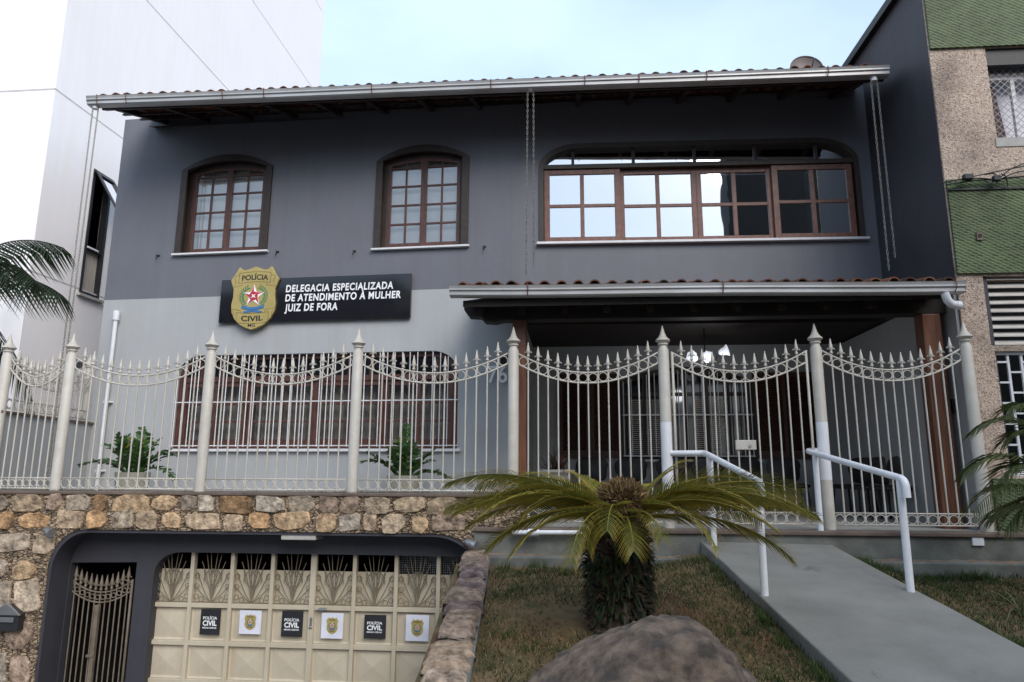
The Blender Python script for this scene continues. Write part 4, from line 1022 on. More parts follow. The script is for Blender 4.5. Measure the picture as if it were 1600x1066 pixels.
# cream gate
gate = thing('garage_gate', GP.p(-2.3, -1.0), 'cream metal garage gate with raised square panels and fan shaped grilles', 'garage gate')
mx_ = [240, 304, 366, 428.5, 491, 555.5, 619, 686, 752]
gu = [GP.u(x, 900) for x in mx_]; gu = [gu[0] + (gu[-1] - gu[0]) * k / 8 for k in range(9)]
zr = [GP.z(480, y) for y in (949, 1009, 1066)]
rowh = zr[0] - zr[1]; zbot = -.98
levels = [zr[0] - rowh * k for k in range(12) if zr[0] - rowh * k > zbot]
mb = MB()
for k, uu in enumerate(gu):
    ww = .028 if k in (0, 4, 8) else .02; mb.pbox(GP, uu - ww, uu + ww, zbot, gt + .2, -.03, .03)
for zz in levels: mb.pbox(GP, gu[0] + .02, gu[-1], zz - .022, zz + .022, -.028, .024)
mb.pbox(GP, gu[4] + .03, gu[4] + .036, zbot, gt + .2, .024, .031)
mb.build('frame', M['gate_cream'], gate, bevel=.004)
for k in range(8):
    for j in range(len(levels)):
        a, b = gu[k] + .022, gu[k + 1] - .022; zt_ = levels[j] - .024; zb_ = (levels[j + 1] + .024) if j + 1 < len(levels) else zbot
        if zt_ - zb_ < .08: continue
        c = ((a + b) / 2, (zt_ + zb_) / 2); mb = MB(); e = .018
        vs = [GP.p(a, zb_, -.004), GP.p(b, zb_, -.004), GP.p(b, zt_, -.004), GP.p(a, zt_, -.004), GP.p(a + e, zb_ + e, -.014), GP.p(b - e, zb_ + e, -.014), GP.p(b - e, zt_ - e, -.014), GP.p(a + e, zt_ - e, -.014), GP.p(*c, .002)]
        mb.add(vs, [(0, 1, 5, 4), (1, 2, 6, 5), (2, 3, 7, 6), (3, 0, 4, 7), (4, 5, 8), (5, 6, 8), (6, 7, 8), (7, 4, 8)])
        mb.build('panel', M['gate_cream'], gate, fix=False)
zg = GP.z(480, 893)
mb = MB(); mb.pbox(GP, gu[0], gu[6], zr[0], zg, -.05, -.04); mb.pbox(GP, gu[6], gu[8], zr[0], GP.z(660, 899), -.05, -.04); mb.build('backing_sheet', M['gate_cream'], gate)
mb = MB()
zz = GP.z(660, 899)
while zz < gt + .15:
    mb.pbox(GP, gu[6], gu[8], zz, zz + .003, -.055, -.052); zz += .022
uu = gu[6]
while uu < gu[8]:
    mb.pbox(GP, uu, uu + .003, GP.z(660, 899), gt + .15, -.058, -.055); uu += .022
mb.build('wire_mesh', M['steel'], gate)
mb = MB(); mb.pbox(GP, gu[6] + .02, gu[8] + .2, GP.z(660, 905), gt + .2, -1.5, -1.45); mb.build('painted_light_panel', M['white_metal'], gate)  # pale panel added to stand in for the light inside the garage
for k in range(8):
    a, b = gu[k] + .022, gu[k + 1] - .022; c = (a + b) / 2; z0 = zr[0] + .03; H = (zg - z0) * 1.62; hw = (b - a) / 2; mb = MB()
    def cv(P, r=.0045): mb.tube([GP.p(x, y, .0) for x, y in P], r, 5)
    for t in (-1, 1):
        for q, (ux, uh) in enumerate(((.20, 1.0), (.42, .92), (.66, .78), (.88, .58), (.98, .34))):
            cv([(c + t * hw * ux * (s_ ** 1.25 if q < 3 else s_ ** .9) , z0 + H * uh * (s_ ** (.95 if q < 3 else 1.25))) for s_ in [i / 9 for i in range(10)]])
        cv([(c + t * hw * .5 * math.sin(math.pi * s_ * .5), z0 + H * (.30 + .32 * (1 - math.cos(math.pi * s_ * .5)))) for s_ in [i / 6 for i in range(7)]][::-1])
        for (ux, uz) in ((.84, .10), (.86, .30), (.86, .50), (.55, .05)): mb.ring(GP.p(c + t * hw * ux, z0 + H * uz, 0), (GP.U.x, GP.U.y, 0), (0, 0, 1), hw * .13, .004, 10, 4)
        cv([(c + t * hw * .5 * math.cos(x), z0 + H * .40 + hw * .62 * math.sin(x)) for x in [math.pi / 2 * i / 6 for i in range(7)]])
    cv([(c, z0 + H * .62), (c + hw * .2, z0 + H * .48), (c, z0 + H * .32), (c - hw * .2, z0 + H * .48), (c, z0 + H * .62)])
    cv([(c, z0), (c, z0 + H * .32)]); cv([(a, z0), (b, z0)])
    mb.build('fan_grille', M['grille_shaded'], gate, fix=False)
mb = MB(); uu, zz = GP.uv(505, 951); mb.tube([GP.p(uu - .04, zz, .045), GP.p(uu + .05, zz, .045)], .010, 8); mb.pbox(GP, uu - .02, uu + .03, zz - .014, zz + .014, .02, .05); mb.build('bolt', M['steel'], gate)
mb = MB(); uu, zz = GP.uv(487, 979); mb.lathe(GP.p(uu, zz, .03), [(.012, -.012), (.02, 0), (.012, .012)], 10); mb.pbox(GP, uu - .012, uu + .012, zz - .02, zz + .09, .02, .032); mb.build('lock', M['steel'], gate)
# shield outline (unit size, centre 0)
def shield(n=10):
    R_ = [(0, .50), (.10, .47), (.20, .445), (.27, .455), (.335, .50), (.405, .40), (.50, .29)]
    S_ = [(.43, .14), (.43, .02), (.455, -.10), (.44, -.22), (.37, -.33), (.25, -.42), (.10, -.475), (0, -.50)]
    r = R_ + S_; return r + [(-a, b) for a, b in r[-2:0:-1]]
def shield_poly(uc, zc, W_, H_): return [(uc + a * W_, zc + b * H_) for a, b in shield()][::-1]
def star(uc, zc, r, rot=math.pi / 2, inn=.42): return [(uc + (r if i % 2 == 0 else r * inn) * math.cos(rot + math.pi * i / 5), zc + (r if i % 2 == 0 else r * inn) * math.sin(rot + math.pi * i / 5)) for i in range(10)]
def disc(uc, zc, r, n=18): return [(uc + r * math.cos(6.283 * i / n), zc + r * math.sin(6.283 * i / n)) for i in range(n)]
def emblem(pl, uc, zc, W_, H_, w, parent, detail=True):
    """laurels, two-tone star, red disc and blue ribbon on the shield face"""
    e = .003 if detail else .0012
    mb = MB()
    for t in (-1, 1):
        for i in range(11):
            a = R(-60 + 115 * i / 10); cx, cy = uc + t * .25 * W_ * math.cos(a), zc + .02 * H_ + .20 * W_ * math.sin(a) * 1.05
            for s_ in (-1, 1):
                d = a + math.pi / 2 + s_ * .75; dx, dy = math.cos(d) * t, math.sin(d); l = .075 * W_; px, py = -dy, dx
                mb.prism(pl, [(cx, cy), (cx + dx * l * .5 + px * l * .22, cy + dy * l * .5 + py * l * .22), (cx + dx * l, cy + dy * l), (cx + dx * l * .5 - px * l * .22, cy + dy * l * .5 - py * l * .22)], w, w + e)
    mb.build('laurel', M['green'], parent)
    sc = (uc, zc + .03 * H_); rr = .215 * W_
    st = star(*sc, rr); mb = MB(); mb.prism(pl, star(*sc, rr * 1.08), w, w + e * 1.3); mb.build('star', M['text_white'], parent)
    mb = MB()
    for i in range(0, 10): 
        if i % 2 == 0: mb.prism(pl, [sc, st[i], st[(i + 1) % 10]], w, w + e * 1.9)
    mb.prism(pl, disc(*sc, rr * .42), w, w + e * 2.2); mb.build('star_facets', M['red'], parent)
    mb = MB(); r2 = rr * .42
    mb.prism(pl, [(sc[0] - r2 * .5, sc[1] + r2 * .4), (sc[0] - r2 * .2, sc[1]), (sc[0] - r2 * .6, sc[1] - r2 * .5), (sc[0], sc[1] - r2 * .25), (sc[0] + r2 * .6, sc[1] - r2 * .5), (sc[0] + r2 * .2, sc[1]), (sc[0] + r2 * .5, sc[1] + r2 * .4), (sc[0], sc[1] + r2 * .2)][::-1], w, w + e * 2.6); mb.build('star_mark', M['text_white'], parent)
    mb = MB(); y = zc - .155 * H_
    n = 8; up = [uc + .23 * W_ * (2 * i / n - 1) for i in range(n + 1)]; f_ = lambda u: y - .03 * H_ * math.cos((u - uc) / (.23 * W_) * 1.57) + .015 * H_
    mb.band(pl, [(u, f_(u) + .022 * H_) for u in up], [(u, f_(u) - .022 * H_) for u in up], w, w + e * 2.8, closed=False)
    mb.prism(pl, [(uc - .20 * W_, y - .06 * H_), (uc - .06 * W_, y - .035 * H_), (uc, y - .05 * H_), (uc + .06 * W_, y - .035 * H_), (uc + .20 * W_, y - .06 * H_), (uc + .16 * W_, y - .085 * H_), (uc, y - .065 * H_), (uc - .16 * W_, y - .085 * H_)][::-1], w, w + e * 2)
    mb.build('ribbon', M['blue'], parent)
# posters stuck on the gate
labels_b = ['black poster with white lettering, leftmost on the cream gate', 'black poster with white lettering, beside the gate lock at the centre of the gate', 'black poster with white lettering, rightmost black one on the gate']
labels_w = ['white poster with gold shield, left one next to the leftmost black poster', 'white poster with gold shield, right of the gate lock between two black posters', 'white poster with gold shield, nearest the sloping stone wall']
for k, (x0_, x1_, ya, yb) in enumerate(((313, 344, 952, 992), (374, 408, 954, 991), (440, 473, 955, 995), (502, 536, 958, 998), (569, 603, 961, 998), (634, 670, 961, 1002))):
    ym = (ya + yb) / 2; ua, ub = GP.u(x0_, ym, .03), GP.u(x1_, ym, .03); za, zb_ = GP.z((x0_ + x1_) / 2, yb, .03), GP.z((x0_ + x1_) / 2, ya, .03); c = ((ua + ub) / 2, (za + zb_) / 2)
    lab = labels_b[k // 2] if k % 2 == 0 else labels_w[k // 2]
    root = thing('poster', GP.p(c[0], za, .026), lab, 'poster', 'black posters on the garage gate' if k % 2 == 0 else 'white posters on the garage gate')
    mb = MB(); mb.pbox(GP, ua, ub, za, zb_, .026, .030); mb.build('sheet', M['black_matte'] if k % 2 == 0 else M['paper_white'], root)
    W_, H_ = ub - ua, zb_ - za
    if k % 2 == 0:
        text_mesh('POLÍCIA', GP, ua + .13 * W_, za + .60 * H_, .70 * W_, .115 * H_, .0312, root, M['text_white'])
        text_mesh('CIVIL', GP, ua + .13 * W_, za + .36 * H_, .70 * W_, .20 * H_, .0312, root, M['text_white'], bold=.035)
        text_mesh('MINAS GERAIS', GP, ua + .13 * W_, za + .24 * H_, .70 * W_, .065 * H_, .0312, root, M['text_white'])
    else:
        mb = MB(); mb.prism(GP, shield_poly(c[0], c[1], .56 * W_, .66 * H_), .030, .0315); b_ = mb.build('shield', M['gold'], root)
        text_mesh('POLÍCIA', GP, c[0] - .15 * W_, c[1] + .20 * H_, .30 * W_, .06 * H_, .0325, root, M['text_black']); text_mesh('CIVIL', GP, c[0] - .12 * W_, c[1] - .24 * H_, .24 * W_, .06 * H_, .0325, root, M['text_black'])
        emblem(GP, c[0], c[1], .56 * W_, .66 * H_, .0315, root, False)

# ================================================================== FENCE
def spear(mb, b, s=1.0):
    b = Vector(b); mb.lathe(b, [(.010 * s, 0), (.017 * s, .004), (.017 * s, .016), (.010 * s, .022), (.012 * s, .035), (.022 * s, .052), (.019 * s, .070), (.004 * s, .150), (.001, .156)], 8)
def cross(mb, pl, b, s=1.0):
    b = Vector(b); U = Vector((pl.U.x, pl.U.y, 0)); z = Vector((0, 0, 1))
    mb.tube([b - U * .036 * s + z * .040, b - U * .030 * s + z * .052, b + z * .050, b + U * .030 * s + z * .052, b + U * .036 * s + z * .040], .0055 * s, 5)
def post_mesh(c, zb_, zt_, root, s=1.0):
    """zt_ is the finial tip"""
    mb = MB(); h = .235 * s; z1 = zt_ - h
    mb.lathe((c[0], c[1], 0), [(.054 * s, zb_), (.054 * s, z1 - .02), (.046 * s, z1)], 18); p_ = mb.build('post', M['cream'], root, smooth=True)
    mb = MB(); mb.lathe((c[0], c[1], z1), [(.046 * s, -.002), (.040 * s, .012), (.040 * s, .03), (.052 * s, .036), (.052 * s, .046), (.044 * s, .052), (.060 * s, .064), (.074 * s, .078), (.066 * s, .092), (.047 * s, .108), (.032 * s, .135), (.021 * s, .168), (.012 * s, .205), (.003, h)], 18)
    mb.build('finial', M['cream'], p_, smooth=True); return p_
ZT = 3.07                                    # finial tips
posts = [(16, 519), (101, 645), (322.5, 643), (555.5, 642), (802, 640), (1039.5, 640), (1284, 665), (1523, 662)]
pu = [FE.u(x, y) for x, y in posts]; pu[0] = FE.u(16, 530)
def curve_z(t, zend, sag): return zend - sag * 4 * t * (1 - t)
def panel(pl, ua, ub, zbase, root, name, npk, mt=None, rails=True, zend=None, sag=.20, stile=False, s=1.0, gapr=.105):
    zend = ZT - .275 if zend is None else zend
    mb = MB(); n = 18
    ts = [i / n for i in range(n + 1)]
    for dz in (0, -gapr): mb.tube([pl.p(ua + (ub - ua) * t, curve_z(t, zend, sag) + dz, 0) for t in ts], .0095 * s, 6)
    if rails:
        for dz in (.0, .105): mb.tube([pl.p(ua, zbase + .02 + dz, 0), pl.p(ub, zbase + .02 + dz, 0)], .0085, 6)
    if stile:
        for uu in (ua + .012, ub - .012): mb.tube([pl.p(uu, zbase + .01, 0), pl.p(uu, zend, 0)], .013, 8)
    U3 = (pl.U.x, pl.U.y, 0)
    for k in range(npk + 1):
        t0 = (k + .5) / (npk + 1); uc = ua + (ub - ua) * t0; rad = min(gapr / 2, (ub - ua) / (npk + 1) / 2) - .006
        sl = (curve_z(t0 + .01, zend, sag) - curve_z(t0 - .01, zend, sag)) / (.02 * (ub - ua))
        mb.ring(pl.p(uc, curve_z(t0, zend, sag) - gapr / 2, 0), U3, (0, 0, 1), rad, .0055, 14, 5)
        if rails: mb.ring(pl.p(uc, zbase + .0725, 0), U3, (0, 0, 1), min(.046, rad), .0055, 14, 5)
    mt = mt or M['cream']; P = mb.build(name, mt, root, smooth=True, fix=False)
    for k in range(npk):
        t = (k + 1) / (npk + 1); uu = ua + (ub - ua) * t; zt_ = curve_z(t, zend, sag)
        mb = MB(); mb.tube([pl.p(uu, zbase + .012, 0), pl.p(uu, zt_ + .03, 0)], .0082 * s, 7, cap=False); spear(mb, pl.p(uu, zt_ + .018, 0)); cross(mb, pl, pl.p(uu, zt_ + .018, 0))
        mb.build('picket', mt, P, smooth=True, fix=False)
    return P
fw = thing('fence', FE.p(-2.4, WT), 'cream spear topped iron fence with swagged panels standing on the stone wall', 'fence')
for k in range(0, 4): post_mesh(FE.p(pu[k], 0)[:2], WT - .02, ZT, fw)
post_mesh(FE.p(pu[4], 0)[:2], FLOOR - .02, ZT, fw)
for k in range(0, 4): panel(FE, pu[k] + .05, pu[k + 1] - .05, WT + .015, fw, 'panel', 7 if k == 0 else 13)
fr = thing('porch_fence', FE.p(1.5, FLOOR), 'cream iron fence panels and posts in front of the porch beside the gate', 'fence')
for k in (5, 6, 7): post_mesh(FE.p(pu[k], 0)[:2], FLOOR, ZT - .012, fr)
panel(FE, pu[4] + .05, pu[5] - .05, FLOOR + .03, fr, 'panel', 13, zend=ZT - .285)
panel(FE, pu[6] + .05, pu[7] - .05, FLOOR + .03, fr, 'panel', 13, zend=ZT - .285)
# painted white lower part where the handrails join the posts
for k, (ya, yb) in ((5, (660, 765)), (6, (660, 750))):
    x = posts[k][0]; za, zb_ = FE.z(x, yb), FE.z(x, ya); mb = MB(); c = FE.p(pu[k], 0); mb.lathe((c[0], c[1], 0), [(.0548, za), (.0552, zb_)], 18); mb.build('white_sleeve', M['white_metal'], fr, smooth=True)
gt_ = thing('entrance_gate', FE.p(pu[5] + .07, FLOOR), 'cream spear topped iron gate with white lock box at the top of the ramp', 'gate')
panel(FE, pu[5] + .075, pu[6] - .085, FLOOR + .03, gt_, 'panel', 12, zend=ZT - .285, stile=True)
mb = MB(); ua, ub = FE.u(1149, 696), FE.u(1181, 696); za, zb_ = FE.z(1165, 703), FE.z(1165, 688); mb.pbox(FE, ua, ub, za, zb_, -.025, .022); lk = mb.build('lock_box', M['cream'], gt_, bevel=.005)
mb = MB(); uu, zz = FE.uv(1172, 697, .02); mb.tube([FE.p(uu, zz, .02), FE.p(uu, zz, .03)], .014, 12); mb.build('keyhole', M['steel'], lk)
# side fence on the boundary wall
SD0 = Vector(FE.p(pu[0], 0)[:2]); SB = Vector(HL.p(HL.u(143, 620, .05), 0, .05)[:2])
bw = thing('boundary_wall', (SB.x, SB.y, -1), 'grey rendered boundary wall with brown cap left of the terrace', 'wall')
dd = (SB - SD0).normalized(); nn = Vector((dd.y, -dd.x))
BZ = 1.6 + (738 - 664) / FPX * SB.y
SP = Pl(SD0, (dd.x, dd.y), (nn.x, nn.y)); Ls = (SB - SD0).length
mb = MB(); mb.pbox(SP, -.0, Ls + .12, -1.2, BZ - .03, -.16, .02); mb.build('wall_body', M['light_paint'], bw)
mb = MB(); mb.pbox(SP, -.04, Ls + .12, BZ - .03, BZ, -.19, .05); mb.build('cap', M['plinth_edge'], bw, bevel=.006)
fs_ = thing('side_fence', (SB.x, SB.y, BZ), 'short cream iron fence running back along the grey boundary wall', 'fence')
post_mesh(SP.p(Ls - .03, 0, -.06)[:2], BZ, BZ + .88, fs_, .8)
panel(SP, .07, Ls - .09, BZ + .01, fs_, 'panel', 11, rails=True, zend=BZ + .58, sag=.16)
# pedestrian grille gate in the garage recess
PG = fac(7.15, 5.2)
pg = thing('pedestrian_gate', PG.p((p0 + p1) / 2, -1.0), 'narrow dim iron gate with swagged spear tops left of the cream garage gate', 'gate')
panel(PG, PG.u(104, 960), PG.u(206, 935), -.98, pg, 'panel', 11, mt=M['gate_shaded'], rails=False, zend=PG.z(160, 905), sag=.13, stile=True, s=.9, gapr=.10)
mb = MB(); uu = PG.u(150, 980); mb.pbox(PG, uu - .022, uu + .022, -.98, PG.z(150, 945), -.01, .025); mb.pbox(PG, uu - .05, uu + .02, PG.z(145, 1026), PG.z(145, 1022), .01, .04); mb.build('stile', M['gate_shaded'], pg)

# ================================================================== HANDRAILS
def fillet(P, r=.07, n=5):
    P = [Vector(p) for p in P]; out = [P[0]]
    for i in range(1, len(P) - 1):
        a, b, c = P[i - 1], P[i], P[i + 1]; d1, d2 = (a - b).normalized(), (c - b).normalized(); rr = min(r, (a - b).length * .45, (c - b).length * .45)
        for k in range(n + 1):
            t = k / n; out.append((b + d1 * rr) * (1 - t) ** 2 + b * 2 * t * (1 - t) + (b + d2 * rr) * t * t)
    return out + [P[-1]]
def handrail(pA, pB, topA, k, side, lbl):
    """pA upper foot, pB lower foot on the ramp"""
    root = thing('handrail', pB, lbl, 'handrail', 'white tube handrails of the ramp')
    hgt = topA
    fp = Vector(FE.p(pu[k], 0)); 
    tA, tB = Vector((pA.x, pA.y, pA.z + hgt)), Vector((pB.x, pB.y, pB.z + hgt))
    d = (tB - tA).normalized(); st = tA - d * .18
    end = tB + d * .07
    P = [Vector((fp.x, fp.y - .02, st.z + .012)), Vector((st.x, st.y, st.z + .012)), end, end + Vector((0, -.005, -.13))]
    mb = MB(); mb.tube(fillet(P, .06), .027, 12); mb.build('rail', M['white_metal'], root, smooth=True)
    for q in (pA, pB):
        mb = MB(); mb.tube([Vector((q.x, q.y, q.z - .02)), Vector((q.x, q.y, q.z + hgt - .01))], .027, 12); mb.build('upright', M['white_metal'], root, smooth=True)
lA, lB = rp(1116, 852), rp(1195, 930); rA, rB = rp(1284, 848), rp(1423, 924)
def htop(p, y): return (1.6 + (HOR - y) / FPX * p.y * 1.0) - p.z
handrail(lA, lB, (htop(lA, 712) + htop(lB, 752)) / 2, 5, -1, 'white tube handrail on the left edge of the ramp, behind the cycad fronds')
handrail(rA, rB, (htop(rA, 712) + htop(rB, 741)) / 2, 6, 1, 'white tube handrail on the right edge of the ramp')
# ================================================================== SIGN ON THE FACADE
ua, ub = HL.u(344, 470, .06), HL.u(642, 462, .06); za, zb_ = (HL.z(342, 504, .06) + HL.z(640, 497, .06)) / 2, (HL.z(346, 437, .06) + HL.z(644, 428, .06)) / 2
sign = thing('sign', HL.p((ua + ub) / 2, za, .03), 'long glossy black sign with white lettering and gold shield on the facade', 'sign')
mb = MB(); mb.pbox(HL, ua, ub, za, zb_, .02, .06); mb.build('board', M['black_gloss'], sign, bevel=.004)
for body, x0_, x1_, yb, yt in (('DELEGACIA ESPECIALIZADA', 446.5, 614, 456.5, 445.5), ('DE ATENDIMENTO À MULHER', 445.5, 626, 471, 460), ('JUIZ DE FORA', 444.5, 527, 486.5, 475)):
    u_, z_ = HL.uv(x0_, yb, .062); u2 = HL.u(x1_, yb, .062)
    text_mesh(body, HL, u_, z_, u2 - u_, HL.z(x0_, yt, .062) - z_, .0625, sign, M['text_white'], bold=.03, shear=.06, spacing=1.14)
sc_ = HL.uv(396, 465.5, .10); SW, SH = HL.u(434, 465, .1) - HL.u(359, 465, .1), HL.z(396, 416.5, .1) - HL.z(396, 515, .1)
mb = MB(); mb.prism(HL, shield_poly(*sc_, SW, SH), .062, .10); badge = mb.build('badge', M['gold'], sign, bevel=.004)
wf = .1005
text_mesh('POLÍCIA', HL, sc_[0] - .27 * SW, sc_[1] + .275 * SH, .55 * SW, .085 * SH, wf, badge, M['text_black'], arc=.012, bold=.03)
text_mesh('CIVIL', HL, sc_[0] - .225 * SW, sc_[1] - .355 * SH, .45 * SW, .085 * SH, wf, badge, M['text_black'], arc=-.012, bold=.03)
text_mesh('MG', HL, sc_[0] - .075 * SW, sc_[1] - .455 * SH, .15 * SW, .05 * SH, wf, badge, M['text_black'])
mb = MB()
def line(P, r=.0022): mb.tube([HL.p(sc_[0] + a * SW, sc_[1] + b * SH, wf) for a, b in P], r, 4)
for sg, yo, yi in ((1, .235, .395), (-1, -.225, -.385)):
    arcp = lambda y, k: [(-.33 + .66 * i / 8, y + sg * k * (1 - (2 * i / 8 - 1) ** 2)) for i in range(9)]
    line(arcp(yo, .02)); line(arcp(yi, .02))
    for t in (-1, 1):
        line([(t * .33, yo), (t * .33, yi)]); line([(t * .33, yi - sg * .03), (t * .43, yi - sg * .05), (t * .39, (yi + yo) / 2 - sg * .05), (t * .43, yo - sg * .06), (t * .25, yo - sg * .03), (t * .25, yo)])
mb.build('banner_outline', M['text_black'], badge)
emblem(HL, sc_[0], sc_[1], SW, SH, .0995, badge, True)

# ================================================================== SMALL FIXTURES
def spot(pl, x, y, w, lbl, s=1.0, m='steel'):
    c = Vector(pl.p(*pl.uv(x, y, w), w)); n = Vector((pl.N.x, pl.N.y, 0)); root = thing('spotlight', c, lbl, 'spotlight')
    mb = MB(); mb.tube([c - n * .06 + Vector((0, 0, .03)) * s, c - n * .01, c + n * .04 * s], .012, 6); mb.build('arm', M[m], root)
    U3 = Vector((pl.U.x, pl.U.y, 0)); d = (U3 * .8 - Vector((0, 0, .25)) + n * .4).normalized()
    mb = MB(); mb.tube([c - d * .055 * s, c - d * .04 * s, c + d * .04 * s, c + d * .07 * s], [.025 * s, .036 * s, .038 * s, .042 * s], 14); mb.build('lamp_head', M[m], root, smooth=True)
    return root
spot(WAL, 75, 830, .07, 'small grey spotlight on the stone wall at the upper left of the garage arch')
spot(WAL, 735, 849, .07, 'small grey spotlight on the stone wall at the right end of the garage arch')
def flood(pl, x, y, w, lbl):
    c = Vector(pl.p(*pl.uv(x, y, w), w)); root = thing('floodlight', c, lbl, 'floodlight', rz=0)
    n = Vector((pl.N.x, pl.N.y, 0)); mb = MB(); mb.hexa([c + Vector(q) for q in ((-.06, -.05, -.055), (.06, -.05, -.055), (.05, .02, -.05), (-.05, .02, -.05), (-.06, -.02, .055), (.06, -.02, .055), (.05, .04, .05), (-.05, .04, .05))]); mb.build('housing', M['black_matte'], root, bevel=.008)
    mb = MB(); mb.tube([c + Vector((0, .02, 0)), c - n * w], .012, 6); mb.build('bracket', M['black_matte'], root)
flood(HL, 789, 563, .16, 'small black floodlight on the grey wall above the house number')
flood(SP, 122, 571, .10, 'small black floodlight beside the leftmost tall fence posts')
mu, mz = WAL.uv(14, 968, .06)
mbx = thing('mailbox', WAL.p(mu, mz - .1, .04), 'weathered grey metal letterbox with a peaked top on the stone pier', 'mailbox')
mb = MB(); hw = .135; mb.prism(WAL, [(mu - hw, mz - .10), (mu + hw, mz - .10), (mu + hw, mz + .055), (mu + hw * .9, mz + .06), (mu, mz + .14), (mu - hw * .9, mz + .06), (mu - hw, mz + .055)], .02, .11); mb.build('body', M['black_plastic'], mbx, bevel=.006)
mb = MB(); mb.prism(WAL, [(mu - hw - .02, mz + .05), (mu + hw + .02, mz + .05), (mu + .02, mz + .155), (mu - .02, mz + .155)], .10, .125); mb.build('hood', M['steel'], mbx, bevel=.004)
mb = MB(); mb.pbox(WAL, mu - hw * .7, mu + hw * .7, mz - .015, mz + .03, .108, .125); mb.build('flap', M['steel'], mbx, bevel=.003)
mb = MB(); u1_, u2_ = WAL.u(438, 837), WAL.u(492, 837); zt_ = aT - .002; mb.pbox(WAL, u1_, u2_, zt_ - .075, zt_, -.25, -.02)
tag(mb.build('arch_lamp', M['urn'], origin=WAL.p((u1_ + u2_) / 2, zt_, -.1), bevel=.006), 'dim beige box fitted under the middle of the stone arch', 'box lamp')

# ================================================================== PORCH FURNITURE
def make_chair():
    root = thing('waiting_chair', (0, 0, 0), 'x', 'chair', 'black waiting chairs in the porch')
    mb = MB(); P = [(-.20, .0), (.20, .0)]
    ol_ = [(.205 * math.copysign(abs(math.cos(t)) ** .55, math.cos(t)), .20 * math.copysign(abs(math.sin(t)) ** .6, math.sin(t))) for t in [6.283 * i / 28 for i in range(28)]]
    def cushion(f, th):
        n = len(ol_)
        for (s_, d) in ((.0, -th), (.86, -th), (1, -th * .4), (1, th * .4), (.86, th), (.0, th)): mb.v.extend([f(a * s_, b * s_, d) for a, b in ol_]); mb.t.extend([(.5, .5, .5)] * n)
        mb.f.extend([(j * n + k, j * n + (k + 1) % n, (j + 1) * n + (k + 1) % n, (j + 1) * n + k) for j in range(5) for k in range(n)])
    cushion(lambda a, b, d: (a * 1.12, b * 1.05, .36 + d), .028); mb.build('seat', M['black_plastic'], root, smooth=True, local=True)
    mb = MB(); cushion(lambda a, b, d: (a * (1.0 + .12 * (b > 0)), .235 + d + .10 * (b) - .05 * (1 - (a / .21) ** 2) * 0 + .35 * a * a, .56 + b * .82), .024); mb.build('backrest', M['black_plastic'], root, smooth=True, local=True)
    mb = MB(); mb.tube([(0, .10, .34), (0, .26, .35), (0, .27, .50)], .018, 8); mb.build('back_support', M['black_matte'], root, local=True)
    for sx in (-.19, .19):
        for sy in (-.16, .18):
            mb = MB(); mb.tube([(sx * .9, sy * .8, .34), (sx, sy, 0)], .013, 7); mb.build('leg', M['black_matte'], root, local=True)
    return root
CH = fac(9.62, 5.0)
chair = make_chair(); used = False
lab_c = ['leftmost black waiting chair in the porch row, beside the urn', 'second black waiting chair from the urn in the porch row', 'black waiting chair seen just right of the fence post holding the left handrail', 'black waiting chair seen between the two handrail posts below the barred porch window', 'black waiting chair below the lock box of the entrance gate', 'black waiting chair at the right end of the back row, left of the gate post']
for k, x in enumerate((926, 989, 1056, 1112, 1171, 1234)):
    o = chair if not used else copy_tree(chair); used = True
    c = CH.p(CH.u(x, 740), FLOOR); o.location = c; o.rotation_euler = (0, 0, R(-5)); o['label'] = lab_c[k]
EW = fac(8.9, 5.0)
lab_r = ['black waiting chair turned sideways, farthest from the front along right porch wall', 'black waiting chair turned sideways, middle of three by the right porch wall', 'black waiting chair turned sideways, nearest the brown column on the right']
for k, (x, dY) in enumerate(((1352, 9.3), (1384, 8.85), (1418, 8.4))):
    pl_ = fac(dY, 5.0); o = copy_tree(chair); o.location = pl_.p(pl_.u(x, 745) - .16, FLOOR); o.rotation_euler = (0, 0, R(-62)); o['label'] = lab_r[k]

